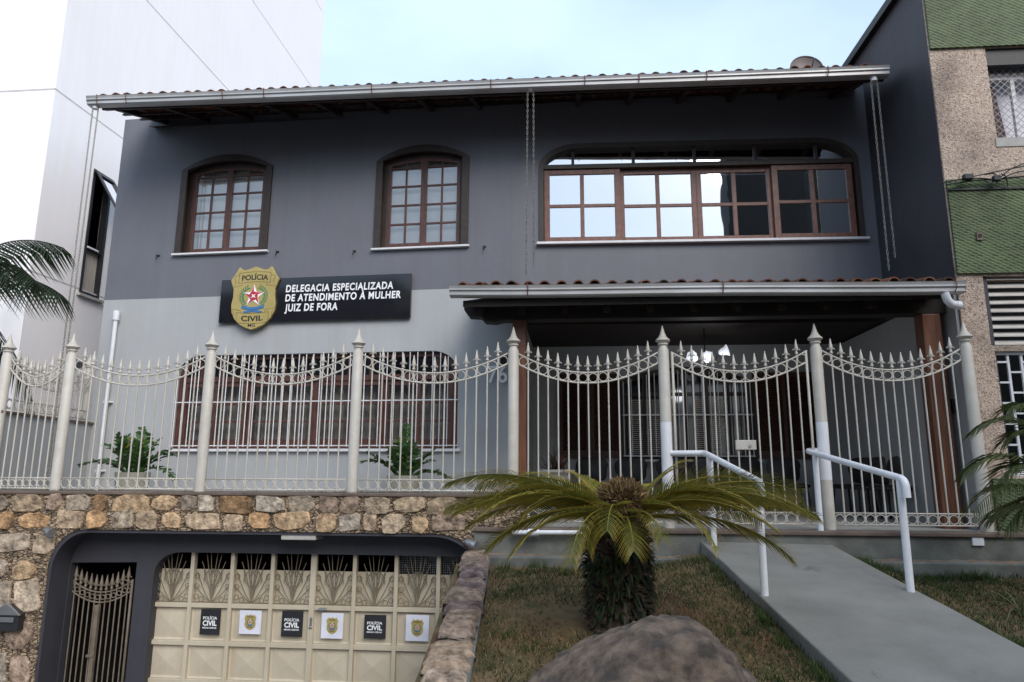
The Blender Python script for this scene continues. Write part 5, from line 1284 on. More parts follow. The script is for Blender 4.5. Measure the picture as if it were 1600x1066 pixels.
def leaf_blade(mb, P, wmax, up, col0, col1, k0=.35, n=None):
    """strap or oval leaf along the points P"""
    P = [Vector(p) for p in P]; m = len(P); vs = []; tn = []
    for i, p in enumerate(P):
        t = i / (m - 1); T = (P[min(i + 1, m - 1)] - P[max(i - 1, 0)]).normalized(); side = T.cross(up).normalized()
        w_ = wmax * (math.sin(math.pi * min(1, max(.03, t ** .8 * .97 + .03))) if k0 is None else max(.04, min(1, (t / k0 + .25)) * min(1, ((1 - t) / (1 - k0)) ** .7)))
        vs += [p + side * w_ / 2, p - side * w_ / 2]; c = tuple(col0[j] * (1 - t) + col1[j] * t for j in range(3)); tn += [c, c]
    mb.add(vs, [(2 * i, 2 * i + 1, 2 * i + 3, 2 * i + 2) for i in range(m - 1)], tn)
rp_ = random.Random(5)
def zz_plant(x0_, xtop, ytop, xl, xr, ybase, pl, lbl, seed, leafy):
    rnd = random.Random(seed); uc, zr_ = pl.uv(xtop, ytop); base = Vector(pl.p(uc, FLOOR)); rim = zr_; rad = (pl.u(xr, ytop) - pl.u(xl, ytop)) / 2
    root = thing('potted_plant', base, lbl, 'potted plant', 'potted plants on the terrace')
    mb = MB(); h = rim - FLOOR; mb.lathe(base, [(rad * .74, 0), (rad * .78, .01), (rad * .98, h - .02), (rad, h), (rad * .93, h), (rad * .9, h - .04)], 26); mb.build('pot', M['pot'], root, smooth=True)
    mb = MB(); mb.lathe(base, [(rad * .9, h - .06), (rad * .3, h - .04), (.01, h - .035)], 20); mb.build('soil', M['soil'], root)
    rx = random.Random(seed + 40); leafy = list(leafy[:5]) + [(rx.uniform(0, 360), rx.uniform(50, 84), rx.uniform(.36, .56), rx.uniform(.4, 1.3)) for _ in range(15)]
    for (az, el, L, dr) in leafy:
        d = Vector((math.cos(R(az)) * math.cos(R(el)), math.sin(R(az)) * math.cos(R(el)), math.sin(R(el)))); p = base + Vector((d.x * rad * .4, d.y * rad * .4, h - .05)); S_ = [p]; n = 12; dd_ = d.copy()
        for i in range(n):
            dd_ = (dd_ + Vector((0, 0, -dr / n)) + Vector((d.x, d.y, 0)) * .01).normalized(); S_.append(S_[-1] + dd_ * L / n)
        mb = MB(); mb.tube(S_, [.012 * (1 - .75 * i / n) + .002 for i in range(n + 1)], 6, tint=(.05, .10, .03)); st = mb.build('stem', M['leaf_dark'], root, smooth=True, fix=False)
        mb = MB(); m = int(L / .040)
        for k in range(3, m):
            t = k / m; q = S_[int(t * n)].lerp(S_[min(n, int(t * n) + 1)], t * n - int(t * n)); T = (S_[min(n, int(t * n) + 1)] - S_[int(t * n)]).normalized()
            A = T.cross(Vector((rnd.uniform(-.2, .2), rnd.uniform(-.2, .2), 1))).normalized()
            if abs(T.z) > .9: A = T.cross(Vector((-.2, 1, 0))).normalized()
            for s_ in (-1, 1):
                ll = rnd.uniform(.075, .10) * (.65 + .5 * math.sin(math.pi * min(1, t))); dv = (A * s_ + T * rnd.uniform(.3, .8) + Vector((rnd.uniform(-.3, .3), rnd.uniform(-.3, .3), rnd.uniform(-.3, .3)))).normalized()
                g = rnd.uniform(.7, 1.25); col = (.035 * g, .085 * g, .018 * g) if rnd.random() > .04 else (.22, .2, .03)
                leaf_blade(mb, [q, q + dv * ll * .35 + Vector((0, 0, .006)), q + dv * ll * .7 + Vector((0, 0, .006)), q + dv * ll], .044, (A.cross(T) + Vector((rnd.uniform(-.6, .6), rnd.uniform(-.6, .6), rnd.uniform(-.6, .6)))).normalized(), col, tuple(c * 1.2 for c in col), .42)
        mb.build('leaflets', M['leaf_dark'], st, fix=False)
PT = fac(7.8, 5.5)
zz_plant(0, 208, 738, 184, 232, 768, PT, 'green potted plant in a grey green pot, left one near the vent pipe', 3,
         [(95, 80, .60, .15),  (178, 48, .62, 1.25), (196, 60, .62, 1.9), (5, 58, .55, 1.2), (-12, 48, .62, 1.9), (30, 70, .5, .7), (160, 74, .45, .5), (-50, 65, .45, .9), (-110, 72, .40, .8), (60, 66, .5, .6), (20, 62, .52, 1.4), (140, 62, .56, 1.0), (40, 60, .58, 1.1), (-80, 55, .42, 1.5), (170, 68, .5, .9), (-25, 66, .5, 1.0), (215, 55, .5, 1.6), (85, 76, .52, .4)])
zz_plant(0, 631, 743, 605, 656, 772, PT, 'green potted plant in a grey green pot, right one under the barred window', 8,
         [(85, 84, .64, .1),  (172, 60, .55, 1.5), (190, 66, .55, 1.9), (2, 52, .50, 1.8), (-8, 44, .62, 1.7), (20, 72, .42, .6), (150, 70, .5, .8), (-80, 72, .42, .6), (-60, 60, .38, 1.0), (110, 80, .52, .2), (145, 60, .52, 1.2), (40, 62, .5, 1.1), (-100, 55, .42, 1.4), (10, 66, .46, .9), (175, 72, .5, .8), (215, 58, .48, 1.5), (75, 72, .6, .5)])
# urn with a red dracaena in the porch
UR = fac(8.35, 5.0); c = Vector(UR.p(UR.u(869, 738), FLOOR)); hz = UR.z(869, 734) - FLOOR
ur_ = thing('urn_planter', c, 'stone grey urn with a reddish spiky plant beside the brown porch column', 'planter')
mb = MB(); rr = (UR.u(901, 738) - UR.u(842, 738)) / 2
mb.lathe(c, [(rr * .5, 0), (rr * .55, .04), (rr * .3, .10), (rr * .25, hz * .35), (rr * .4, hz * .5), (rr * .72, hz * .75), (rr * .8, hz * .92), (rr, hz - .03), (rr, hz), (rr * .85, hz), (rr * .8, hz - .05)], 24); mb.build('urn', M['urn'], ur_, smooth=True)
mb = MB()
for k in range(60):
    az = rp_.uniform(0, 6.283); el = rp_.uniform(.35, 1.4); L = rp_.uniform(.22, .38); d = Vector((math.cos(az) * math.cos(el), math.sin(az) * math.cos(el), math.sin(el))); p = c + Vector((rp_.uniform(-.06, .06), rp_.uniform(-.06, .06), hz - .04)); P = [p]; e2 = d.copy()
    for i in range(5): e2 = (e2 + Vector((0, 0, -.16))).normalized(); P.append(P[-1] + e2 * L / 5)
    cc = rp_.choice([(.10, .03, .035), (.06, .05, .03), (.13, .05, .05), (.05, .06, .03)]); leaf_blade(mb, P, .022, Vector((0, 0, 1)) if el < 1.2 else Vector((0, 1, 0)), cc, cc, .4)
mb.build('leaves', M['leaf'], ur_, fix=False)
# pendant lamp
PL_ = fac(8.9, 5.0); c = Vector(PL_.p(*PL_.uv(1102, 560))); la = thing('pendant_lamp', c, 'pendant lamp with lit white glass shades under the porch ceiling', 'pendant lamp')
mb = MB(); mb.tube([c + Vector((0, 0, .05)), (c.x, c.y, 3.42)], .009, 8); mb.lathe(c, [(.02, -.08), (.035, -.03), (.02, .06)], 12)
sh = [Vector((.16, -.05, .06)), Vector((-.14, -.10, -.03)), Vector((-.02, -.13, -.05)), Vector((.05, .14, .03))]
for q in sh: mb.tube([c, c + Vector((q.x * .6, q.y * .6, -.09)), c + q * .9 + Vector((0, 0, -.02))], .006, 6)
mb.build('arm', M['black_matte'], la)
for q in sh:
    mb = MB(); b = c + q; d = (Vector((q.x, q.y, 0)).normalized() + Vector((0, -.2, .28))).normalized(); A = d.orthogonal().normalized(); B = d.cross(A)
    for j, (t, r) in enumerate(((0, .02), (.03, .042), (.08, .052), (.12, .072))):
        for k in range(18):
            a = 6.283 * k / 18; rj = r * (1 + (.09 * math.cos(6 * a) if j == 3 else 0)); mb.v.append(tuple(b + d * t + A * rj * math.cos(a) + B * rj * math.sin(a))); mb.t.append((.5, .5, .5))
    mb.f = [(j * 18 + k, j * 18 + (k + 1) % 18, (j + 1) * 18 + (k + 1) % 18, (j + 1) * 18 + k) for j in range(3) for k in range(18)] + [tuple(range(18))]
    mb.build('shade', M['lamp_glow'], la, smooth=True, fix=False)

pli = bpy.data.lights.new('lamp_bulb', 'POINT'); pli.energy = 4; pli.shadow_soft_size = .10; pli.color = (.93, .96, 1.0); plo = bpy.data.objects.new('lamp_bulb', pli); COL.objects.link(plo); plo.parent = la; plo.location = (0, -.02, -.22)
# ================================================================== CYCAD
pb = slope_pt(968, 985, LA, LB); PY = pb.y
cyc = thing('sago_palm', pb, 'stout sago palm with yellow tipped fronds and shaggy brown crown on the lawn', 'sago palm')
def at_y(x, y, Y):
    d = ray(x, y); t = Y / d.y; return CAMP + d * t
crown = at_y(970, 800, PY); k_ = PY / FPX
rt = 42 * k_
mb = MB(); n = 30; prof = [(rt * 1.1, -.1), (rt * 1.02, .05), (rt * .98, .2), (rt * 1.0, .4), (rt * .95, .6), (rt * .85, crown.z - pb.z + .02)]
for (r, z) in prof:
    for k in range(n):
        a = 6.283 * k / n; q = 1 + .12 * noise.noise(Vector((math.cos(a) * 3, math.sin(a) * 3, z * 9))); mb.v.append((pb.x + r * q * math.cos(a), pb.y + r * q * math.sin(a), pb.z + z)); mb.t.append((.05, .036, .025))
mb.f = [(j * n + k, j * n + (k + 1) % n, (j + 1) * n + (k + 1) % n, (j + 1) * n + k) for j in range(len(prof) - 1) for k in range(n)]
rc = random.Random(21)
Ht = crown.z - pb.z
for k in range(900):     # old leaf bases
    a = rc.uniform(0, 6.283); z = rc.uniform(.0, Ht); rr = rt * .97; p = Vector((pb.x + rr * math.cos(a), pb.y + rr * math.sin(a), pb.z + z)); o = Vector((math.cos(a), math.sin(a), 0)); t_ = Vector((-math.sin(a), math.cos(a), 0)); L = rc.uniform(.03, .075); w_ = rc.uniform(.012, .022); g = rc.uniform(.4, 1.3)
    mb.add([p - t_ * w_, p + t_ * w_, p + o * L + Vector((0, 0, rc.uniform(-.02, .05))), p + Vector((0, 0, .03)) + o * L * .3], [(0, 1, 2), (0, 2, 3), (1, 3, 2)], (.06 * g, .042 * g, .028 * g))
mb.build('trunk', attr_mat('bark', .95, 0, 20, .5, .3), cyc, fix=False)
mb = MB()                # small ferns and creepers rooted on the trunk
for k in range(520):
    a = rc.uniform(0, 6.283); z = rc.choice([rc.uniform(.10, .75 * Ht), rc.gauss(.45, .12), rc.uniform(.15, .45)]); lob = .05 * max(0, -math.cos(a)) * math.exp(-((z - .55) / .12) ** 2)
    p = Vector((pb.x + (rt * .95 + lob) * math.cos(a), pb.y + (rt * .95 + lob) * math.sin(a), pb.z + z)); o = Vector((math.cos(a) + rc.uniform(-.5, .5), math.sin(a) + rc.uniform(-.5, .5), rc.uniform(-.6, .5))).normalized(); L = rc.uniform(.06, .13); g = rc.uniform(.4, 1.3)
    col = (.016 * g, .028 * g, .010 * g); leaf_blade(mb, [p, p + o * L * .5 + Vector((0, 0, .015)), p + o * L + Vector((0, 0, -.03))], rc.uniform(.015, .032), Vector((0, 0, 1)), col, tuple(c * 1.5 for c in col), .45)
mb.build('creeper', M['leaf'], cyc, fix=False)
# shaggy crown
mb = MB(); cc = at_y(972, 782, PY - .05); rx_, rz_ = 36 * k_, 26 * k_
for k in range(2600):
    v = Vector((rc.gauss(0, 1), rc.gauss(0, 1), rc.gauss(.25, 1))).normalized(); nq = .88 + .22 * noise.noise(v * 2.3) + .10 * noise.noise(v * 6); p = cc + Vector((v.x * rx_ * nq, v.y * rx_ * nq, v.z * rz_ * nq)); o = (v + Vector((rc.uniform(-.6, .6), rc.uniform(-.6, .6), rc.uniform(-.2, .8)))).normalized(); sd_ = o.cross(Vector((rc.uniform(-1, 1), rc.uniform(-1, 1), rc.uniform(-1, 1)))).normalized(); L = rc.uniform(.02, .07); w_ = rc.uniform(.003, .011)
    base_ = rc.choice([(.20, .125, .05), (.13, .08, .035), (.28, .19, .09), (.09, .055, .028)]); mb.add([p - sd_ * w_, p + sd_ * w_, p + o * L * .7 + sd_ * w_ * .6, p + o * L], [(0, 1, 2), (0, 2, 3)], base_)
n = 24
for j in range(9):
    th = math.pi * j / 8
    for k in range(n): mb.v.append((cc.x + rx_ * .84 * math.sin(th) * math.cos(6.283 * k / n), cc.y + rx_ * .84 * math.sin(th) * math.sin(6.283 * k / n), cc.z + rz_ * .84 * math.cos(th))); mb.t.append((.09, .055, .028))
o0 = len(mb.v) - 9 * n; mb.f += [(o0 + j * n + k, o0 + j * n + (k + 1) % n, o0 + (j + 1) * n + (k + 1) % n, o0 + (j + 1) * n + k) for j in range(8) for k in range(n)]
mb.build('shaggy_crown', attr_mat('shag', .95, 0, 30, .3, 0), cyc, fix=False)
def frond(base, az, el, L, droop, npair, llen, lw, root, m, name='frond', col0=(.135, .15, .027), col1=(.44, .29, .042), sweep=.75, vee=.25, hang=.12, pts=None, rnd=rc, stem=.08, taper=.55, rr=.008, roll=0.0):
    """feather leaf: a drooping midrib with two combs of narrow leaflets"""
    if pts is None:
        d = Vector((math.sin(R(az)) * math.cos(R(el)), math.cos(R(az)) * math.cos(R(el)), math.sin(R(el)))); pts = [Vector(base)]; n = 16; e_ = R(el); h = Vector((d.x, d.y, 0)).normalized(); tw = rnd.uniform(-.25, .25); 
        side0 = Vector((h.y, -h.x, 0))
        for i in range(n):
            e_ -= R(droop) / n * (.35 + 1.3 * i / n); hh = (h + side0 * tw * (i / n) ** 2).normalized(); pts.append(pts[-1] + (hh * math.cos(e_) + Vector((0, 0, math.sin(e_)))) * L / n)
    n = len(pts) - 1
    mb = MB(); mb.tube(pts, [rr * (1 - .8 * i / n) + .001 for i in range(n + 1)], 5, tint=tuple(.5 * (a + b) for a, b in zip(col0, col1)))
    for k in range(npair):
        t = stem + (1 - stem) * (k + .5) / npair; f = t * n; i = min(n - 1, int(f)); q = pts[i].lerp(pts[i + 1], f - i); T = (pts[i + 1] - pts[i]).normalized(); sd_ = T.cross(Vector((0, 0, 1))).normalized(); up = sd_.cross(T); sd_, up = sd_ * math.cos(roll) + up * math.sin(roll), up * math.cos(roll) - sd_ * math.sin(roll)
        prof_ = min(1, (t - stem) / .22 + .30) * (1 - taper * max(0, (t - .55) / .45) ** 1.5)
        for s_ in (-1, 1):
            ll = llen * prof_ * rnd.uniform(.88, 1.06); dv = (sd_ * s_ + T * (sweep + .35 * t) + up * (vee + rnd.uniform(-.07, .07))).normalized(); g = rnd.uniform(.75, 1.2); yl = rnd.uniform(.55, 1.1)
            a = q; b = q + dv * ll * .5 + Vector((0, 0, -hang * ll * .2)); c_ = q + dv * ll + Vector((0, 0, -hang * ll)) + T * ll * .06
            wv = (T * .9 + up * .25).normalized() * lw * .5; c0 = tuple(x * g for x in col0); c1 = tuple((col0[j] * (1 - yl) + col1[j] * yl) * g for j in range(3)); cm = tuple(x * .75 + y * .25 for x, y in zip(c0, c1))
            mb.add([a - wv * .8, a + wv * .8, b + wv, b - wv, c_], [(0, 1, 2, 3), (3, 2, 4)], [c0, c0, cm, cm, c1])
    return mb.build(name, m, root, fix=False)
fr_def = [  # azimuth (0 = away, 90 = right), base elevation, length, droop
    (262, 22, 1.28, 38), (275, 12, 1.30, 32), (285, 28, 1.15, 48), (250, 8, 1.20, 28), (238, 14, 1.15, 42), (226, 4, 1.05, 44), (214, -4, .85, 55), (256, -6, 1.00, 36), (298, 16, 1.2, 40),
    (181, 4, .50, 88), (212, 4, .56, 78), (163, 12, .56, 74), (197, 16, .55, 82), (232, 20, .9, 60), (130, 22, .9, 62), (146, 2, .90, 52), (135, 10, 1.10, 42),
    (98, 20, 1.28, 38), (88, 12, 1.35, 34), (108, 12, 1.32, 36), (118, 16, 1.25, 44), (78, 24, 1.15, 46), (112, 0, 1.15, 38), (66, 14, 1.2, 36), (270, 18, 1.0, 42), (244, 24, .95, 52), (96, 20, 1.0, 42), (126, 20, .95, 50), (82, 4, 1.1, 30), (280, 2, 1.1, 30),
    (48, 34, .85, 22), (330, 40, .55, 28), (20, 26, .8, 30), (310, 24, .95, 36), (350, 22, .8, 34)]
for (az, el, L, dr) in fr_def:
    b = crown + Vector((math.sin(R(az)) * rt * .75, math.cos(R(az)) * rt * .75, rc.uniform(-.03, .05))); s_ = .84; el += 7; dr += 13
    frond(b, az, el, L * s_, dr, int(40 * L + 10), .19, .0125, cyc, M['leaf'], hang=.22, stem=.04, roll=(-1 if az > 180 else 1) * rc.uniform(.35, 1.05) * abs(math.sin(R(az))) ** 2, vee=rc.uniform(.1, .4))

# ================================================================== BOULDER
bY = 2.98; bc = Vector(((988 - 800) / FPX * bY, bY, .385))
bm = bmesh.new(); bmesh.ops.create_icosphere(bm, subdivisions=6, radius=1)
for v in bm.verts:
    p = v.co.copy(); 
    for (nx_, ny_, nz_, d_) in ((-.55, -.3, .75, .86), (.75, -.35, .5, .90), (.1, -.75, .6, .90), (-.9, .1, .3, .95), (-.35, .2, .92, .93), (.95, .1, .1, .93)):
        N_ = Vector((nx_, ny_, nz_)).normalized(); e_ = p.dot(N_) - d_
        if e_ > 0: p -= N_ * e_ * .88
    p *= 1 + .10 * noise.noise(p * 1.6 + Vector((3, 1, 7))) + .035 * noise.noise(p * 4.5) + .030 * (.35 - abs(noise.noise(p * 7))) + .020 * noise.noise(p * 14) + .014 * noise.noise(p * 30) + .008 * noise.noise(p * 62)
    v.co = Vector((p.x * .60 + p.z * .045, p.y * .52, p.z * .60 + .03 * max(0, p.z) * math.exp(-((p.x - .12) / .4) ** 2)))
me = bpy.data.meshes.new('boulder'); bm.to_mesh(me); bm.free(); me.polygons.foreach_set("use_smooth", [True] * len(me.polygons)); me.materials.append(M['boulder'])
bo = bpy.data.objects.new('boulder', me); COL.objects.link(bo); bo.location = bc; tag(bo, 'large rounded brown grey boulder on the lawn in the foreground', 'boulder')

# ================================================================== NEIGHBOURS
nbA = 4.5
co_ = NB.p(nu, 0); a_ = R(nbA)
SN = Pl((co_[0], co_[1]), (math.sin(a_) + .03, math.cos(a_)), (-math.cos(a_), math.sin(a_) + .03))
Lq = Vector(HR.p(ur, 0)[:2]) - Vector(co_[:2]); SN = Pl((co_[0], co_[1]), (Lq.x, Lq.y), (-Lq.y, Lq.x))
ntop = (SN.z(1404, 0) + SN.z(1334, 98)) / 2
nbh = thing('neighbour_building', NB.p(nu + 2, 0), 'right hand building of pebbledash and green mosaic bands with dark painted side wall', 'building')
mb = MB(); mb.pbox(SN, .025, 11, -1.2, ntop, -.30, 0); mb.build('side_wall', M['deep_and_shaded_paint'], nbh)  # same paint as the facade; its weaker light is put into the colour
mb = MB(); mb.pbox(SN, -.02, 11.05, ntop, ntop + .10, -.32, .07); mb.build('wall_cap', M['black_matte'], nbh)
hw_u0, hw_z0, hw_z1 = (NB.u(1540, 75) + NB.u(1556, 216)) / 2, NB.z(1556, 216), NB.z(1545, 75)
hl_u0, hl_z0, hl_z1 = NB.u(1541, 480), NB.z(1556, 540), NB.z(1540, 432)
hd_u0, hd_z0, hd_z1 = NB.u(1566, 640), NB.z(1575, 744), NB.z(1560, 549)
ue = nu + 5
mb = MB(); mb.holed(NB, [(nu, -1.2), (ue, -1.2), (ue, ntop), (nu, ntop)], [[(hw_u0, hw_z0), (ue - .6, hw_z0), (ue - .6, hw_z1), (hw_u0, hw_z1)], [(hl_u0, hl_z0), (ue - .6, hl_z0), (ue - .6, hl_z1), (hl_u0, hl_z1)], [(hd_u0, hd_z0), (hd_u0 + 1.5, hd_z0), (hd_u0 + 1.5, hd_z1), (hd_u0, hd_z1)]], .003, -.02)
for (q0, q1, q2, q3_) in ((hw_u0, ue - .6, hw_z0, hw_z1), (hl_u0, ue - .6, hl_z0, hl_z1), (hd_u0, hd_u0 + 1.5, hd_z0, hd_z1)): mb.band(NB, [(q0 - .05, q2 - .05), (q1 + .05, q2 - .05), (q1 + .05, q3_ + .05), (q0 - .05, q3_ + .05)], [(q0 - .001, q2 - .001), (q1 + .001, q2 - .001), (q1 + .001, q3_ + .001), (q0 - .001, q3_ + .001)], -.24, -.021)
mb.build('wall', M['pebble'], nbh)
mb = MB(); mb.pbox(NB, nu + .3, ue, -1.2, ntop, -2.2, -2.1); mb.build('unlit_backing', M['unlit_backing'], nbh)  # dark backing panel, unlit interior painted in
zg1, zg2, zg2b, zg3, zg4 = NB.z(1500, 76), NB.z(1500, 282), NB.z(1500, 297), NB.z(1520, 428), NB.z(1560, 748)
mb = MB(); mb.pbox(NB, nu + .004, ue, zg1, ntop - .01, -.02, .03); mb.pbox(NB, nu + .004, ue, zg2b, zg2, -.02, .028); mb.pbox(NB, nu + .004, ue, zg3, zg2b - .02, -.02, .034); mb.pbox(NB, NB.u(1548, 745), ue, -1.0, zg4, -.02, .03)
mb.build('mosaic_band', M['mosaic'], nbh)
mb = MB(); mb.pbox(NB, nu + .004, ue, zg2b - .02, zg2b, -.02, .05); mb.build('ledge', M['black_matte'], nbh)
# net window
mb = MB(); W0 = -.16; zt_ = hw_z1 - .19
for (a, b, c_, d_) in ((hw_u0, hw_u0 + .03, hw_z0, zt_), (hw_u0 + .30, hw_u0 + .34, hw_z0, NB.z(1556, 112)), (hw_u0 + 1.6, hw_u0 + 1.64, hw_z0, zt_)): mb.pbox(NB, a, b, c_, d_, W0 - .02, W0 + .02)
zm = NB.z(1548, 112); mb.pbox(NB, hw_u0, ue - .6, zm - .016, zm + .016, W0 - .018, W0 + .018); mb.pbox(NB, hw_u0, ue - .6, hw_z0, hw_z0 + .03, W0 - .018, W0 + .018)
f = mb.build('window', M['white_metal'], nbh)
mb = MB(); mb.pbox(NB, hw_u0 - .02, ue - .6, zt_, hw_z1 - .004, -.20, -.02); mb.build('blind_box', M['black_matte'], f)
mb = MB(); mb.prism(NB, [(hw_u0 + .02, hw_z0 + .03), (hw_u0 + .245, hw_z0 + .03), (hw_u0 + .21, hw_z0 + .4), (hw_u0 + .17, zm - .02), (hw_u0 + .02, zm - .02)], W0 - .09, W0 - .06); mb.build('curtain', mat('maroon', (.10, .06, .06), (.06, .035, .037), .8, 4, stretch=(12, 12, 1)), f)
mb = MB(); mb.pbox(NB, hw_u0 - .1, ue - .5, hw_z0, zt_, W0 - .16, W0 - .14); mb.build('blind', M['paper_white'], f)
mb = MB(); mb.add([NB.p(hw_u0, hw_z0, -.10), NB.p(ue - .6, hw_z0, -.10), NB.p(ue - .6, zt_, -.10), NB.p(hw_u0, zt_, -.10)], [(0, 1, 2, 3)]); mb.build('safety_net', M['wire'], f, fix=False)
mb = MB(); mb.pbox(NB, hw_u0 - .02, ue - .58, hw_z0 - .10, hw_z0 - .002, .0, .012); mb.build('sill', M['urn'], f)
# louvre shutter and grid door
mb = MB(); zz = hl_z0 + .01
while zz < hl_z1 - .02:
    mb.hexa([NB.p(hl_u0, zz, -.03), NB.p(ue - .6, zz, -.03), NB.p(ue - .6, zz + .045, -.085), NB.p(hl_u0, zz + .045, -.085), NB.p(hl_u0, zz + .012, -.03), NB.p(ue - .6, zz + .012, -.03), NB.p(ue - .6, zz + .057, -.085), NB.p(hl_u0, zz + .057, -.085)]); zz += .082
mb.build('louvre', M['louvre'], nbh)
mb = MB()
for k in range(8): uu = hd_u0 + .012 + k * .125; mb.pbox(NB, uu - .011, uu + .011, hd_z0, hd_z1, -.06, -.04)
for k in range(5):
    for j in range(7): zz = hd_z1 - .10 - .2 * k - (.1 if j % 2 else 0); mb.pbox(NB, hd_u0 + .012 + j * .125, hd_u0 + .137 + j * .125, zz - .009, zz + .009, -.058, -.042)
mb.pbox(NB, hd_u0 - .03, hd_u0 + 1.5, hd_z1 - .03, hd_z1 + .0, -.07, -.03); mb.pbox(NB, hd_u0, hd_u0 + 1.5, hd_z0, hd_z0 + .03, -.07, -.035); mb.pbox(NB, hd_u0 - .002, hd_u0 + .022, hd_z0, hd_z1, -.07, -.03)
mb.build('grid_grille', M['white_metal'], nbh)
mb = MB(); uu, zz = NB.uv(1530, 369, .036); mb.pbox(NB, uu - .028, uu + .028, zz - .045, zz + .04, .03, .05); mb.build('meter_niche', M['plinth_edge'], nbh); mb = MB(); mb.ring(NB.p(uu, zz, .052), (NB.U.x, NB.U.y, 0), (0, 0, 1), .014, .006, 10, 5); mb.build('hook', M['cable'], nbh)
# cables
cb = thing('cable_bundle', NB.p(*NB.uv(1530, 278, .12), .12), 'tangled black cables and junction box strung along the pebbledash wall', 'cables')
mb = MB()
def ncab(P, r=.006): mb.tube(fillet([NB.p(*NB.uv(x, y, .10), .10 + rp_.uniform(-.03, .05)) for x, y in P], .08, 3), r, 5)
ncab([(1468, 286), (1510, 279), (1560, 268), (1620, 255)]); ncab([(1478, 290), (1520, 281), (1575, 277), (1640, 272)], .008); ncab([(1505, 280), (1530, 276), (1560, 283), (1580, 272), (1650, 262)]); ncab([(1540, 272), (1556, 270), (1560, 285), (1548, 292), (1538, 283)]); ncab([(1560, 275), (1572, 275), (1578, 292), (1574, 298), (1566, 292)]); ncab([(1540, 290), (1556, 284), (1572, 268), (1600, 256)])
mb.build('cable', M['cable'], cb)
mb = MB(); uu, zz = NB.uv(1512, 277, .11); mb.pbox(NB, uu - .045, uu + .045, zz - .03, zz + .03, .08, .14); mb.pbox(NB, uu + .24, uu + .31, zz - .05, zz + .01, .08, .13); mb.build('junction', M['black_matte'], cb, bevel=.01)

# white tower on the left
WF = fac(9.1, 5.2); wu = (WF.u(110, 0) + WF.u(50, 370)) / 2; c0 = WF.p(wu, 0); a_ = R(5.2)
WS = Pl((c0[0], c0[1]), (math.sin(a_), math.cos(a_)), (math.cos(a_), -math.sin(a_)))
wl_ = WS.u(500, 65)
wb = thing('white_building', WF.p(wu - 3, 0), 'tall plain white building with thin groove lines left of the house', 'building')
wz = [WF.z(47, 423), WF.z(87, 139)]; gap = wz[1] - wz[0]
wn = [WS.u(150, 262), WS.u(178, 290), WS.z(134, 458), WS.z(160, 270)]
w_u0, w_u1 = (WS.u(150, 262) + WS.u(120, 455)) / 2, (WS.u(178, 290) + WS.u(150, 465)) / 2; w_z0, w_z1 = (WS.z(120, 457) + WS.z(150, 468)) / 2, (WS.z(150, 260) + WS.z(178, 288)) / 2
mb = MB(); mb.holed(WS, [(0, -1.2), (wl_, -1.2), (wl_, 26), (0, 26)], [[(w_u0, w_z0), (w_u1, w_z0), (w_u1, w_z1), (w_u0, w_z1)]], 0, -.14); mb.pbox(WF, wu - 9, wu - .004, -1.2, 26, -.2, -.001); mb.pbox(WS, 0, wl_, -1.2, 26, -9, -8.8); mb.pbox(WS, wl_, wl_ + .2, -1.2, 26, -9, -.001)
mb.pbox(WS, 0, wl_, 25.9, 26, -9, -.15)
mb.build('wall', M['white_bld'], wb)
mb = MB()
for k in range(0, 5):
    zz = wz[0] + gap * k; mb.pbox(WS, -.002, wl_, zz - .012, zz + .012, -.02, .002); mb.pbox(WF, wu - 9, wu, zz - .012, zz + .012, -.02, .002)
mb.build('groove_joint', M['joint'], wb)
mb = MB(); mb.pbox(WS, w_u0 - .5, w_u1 + .5, w_z0 - .5, w_z1 + .5, -.9, -.85); mb.build('unlit_backing', M['unlit_backing'], wb)  # panel coloured dark in place of an unlit interior
mb = MB(); fw_ = .05
mb.band(WS, [(w_u0, w_z0), (w_u1, w_z0), (w_u1, w_z1), (w_u0, w_z1)], [(w_u0 + fw_, w_z0 + fw_), (w_u1 - fw_, w_z0 + fw_), (w_u1 - fw_, w_z1 - fw_), (w_u0 + fw_, w_z1 - fw_)], -.10, .012)
zt2 = WS.z(131, 384); mb.pbox(WS, w_u0 + fw_, w_u1 - fw_, zt2 - .03, zt2 + .03, -.09, .0); f = mb.build('window', M['black_frame'], wb)
mb = MB(); mb.pbox(WS, w_u0 - .05, w_u1 + .08, w_z0 - .04, w_z0, -.05, .06); mb.build('sill', M['urn'], f)
mb = MB(); mb.pbox(WS, w_u0 + fw_, w_u1 - fw_, w_z0 + .04, zt2, -.07, -.06); mb.build('pane', M['curtain'], f); mb = MB(); mb.pbox(WS, w_u0 + .05, w_u0 + .30, zt2 - .012, zt2 + .015, .0, .03); mb.build('handle', M['white_metal'], f)
th_ = R(32); hz_ = w_z1 - .03; LL = WS.z(132, 300) - WS.z(132, 384) + .25; LL = (hz_ - zt2) * .98
def ap(u, s_): return WS.p(u, hz_ - s_ * LL * math.cos(th_), .02 + s_ * LL * math.sin(th_))
mb = MB()
for (a, b, s0, s1) in ((w_u0 + .01, w_u0 + .06, 0, 1), (w_u1 - .06, w_u1 - .01, 0, 1), (w_u0 + .06, w_u1 - .06, 0, .05), (w_u0 + .06, w_u1 - .06, .95, 1)):
    q = [ap(a, s0), ap(b, s0), ap(b, s1), ap(a, s1)]; nn_ = Vector((WS.N.x, WS.N.y, 0)) * .03; mb.hexa([Vector(x) for x in q] + [Vector(x) + nn_ for x in q])
aw = mb.build('awning_sash', M['black_frame'], f)
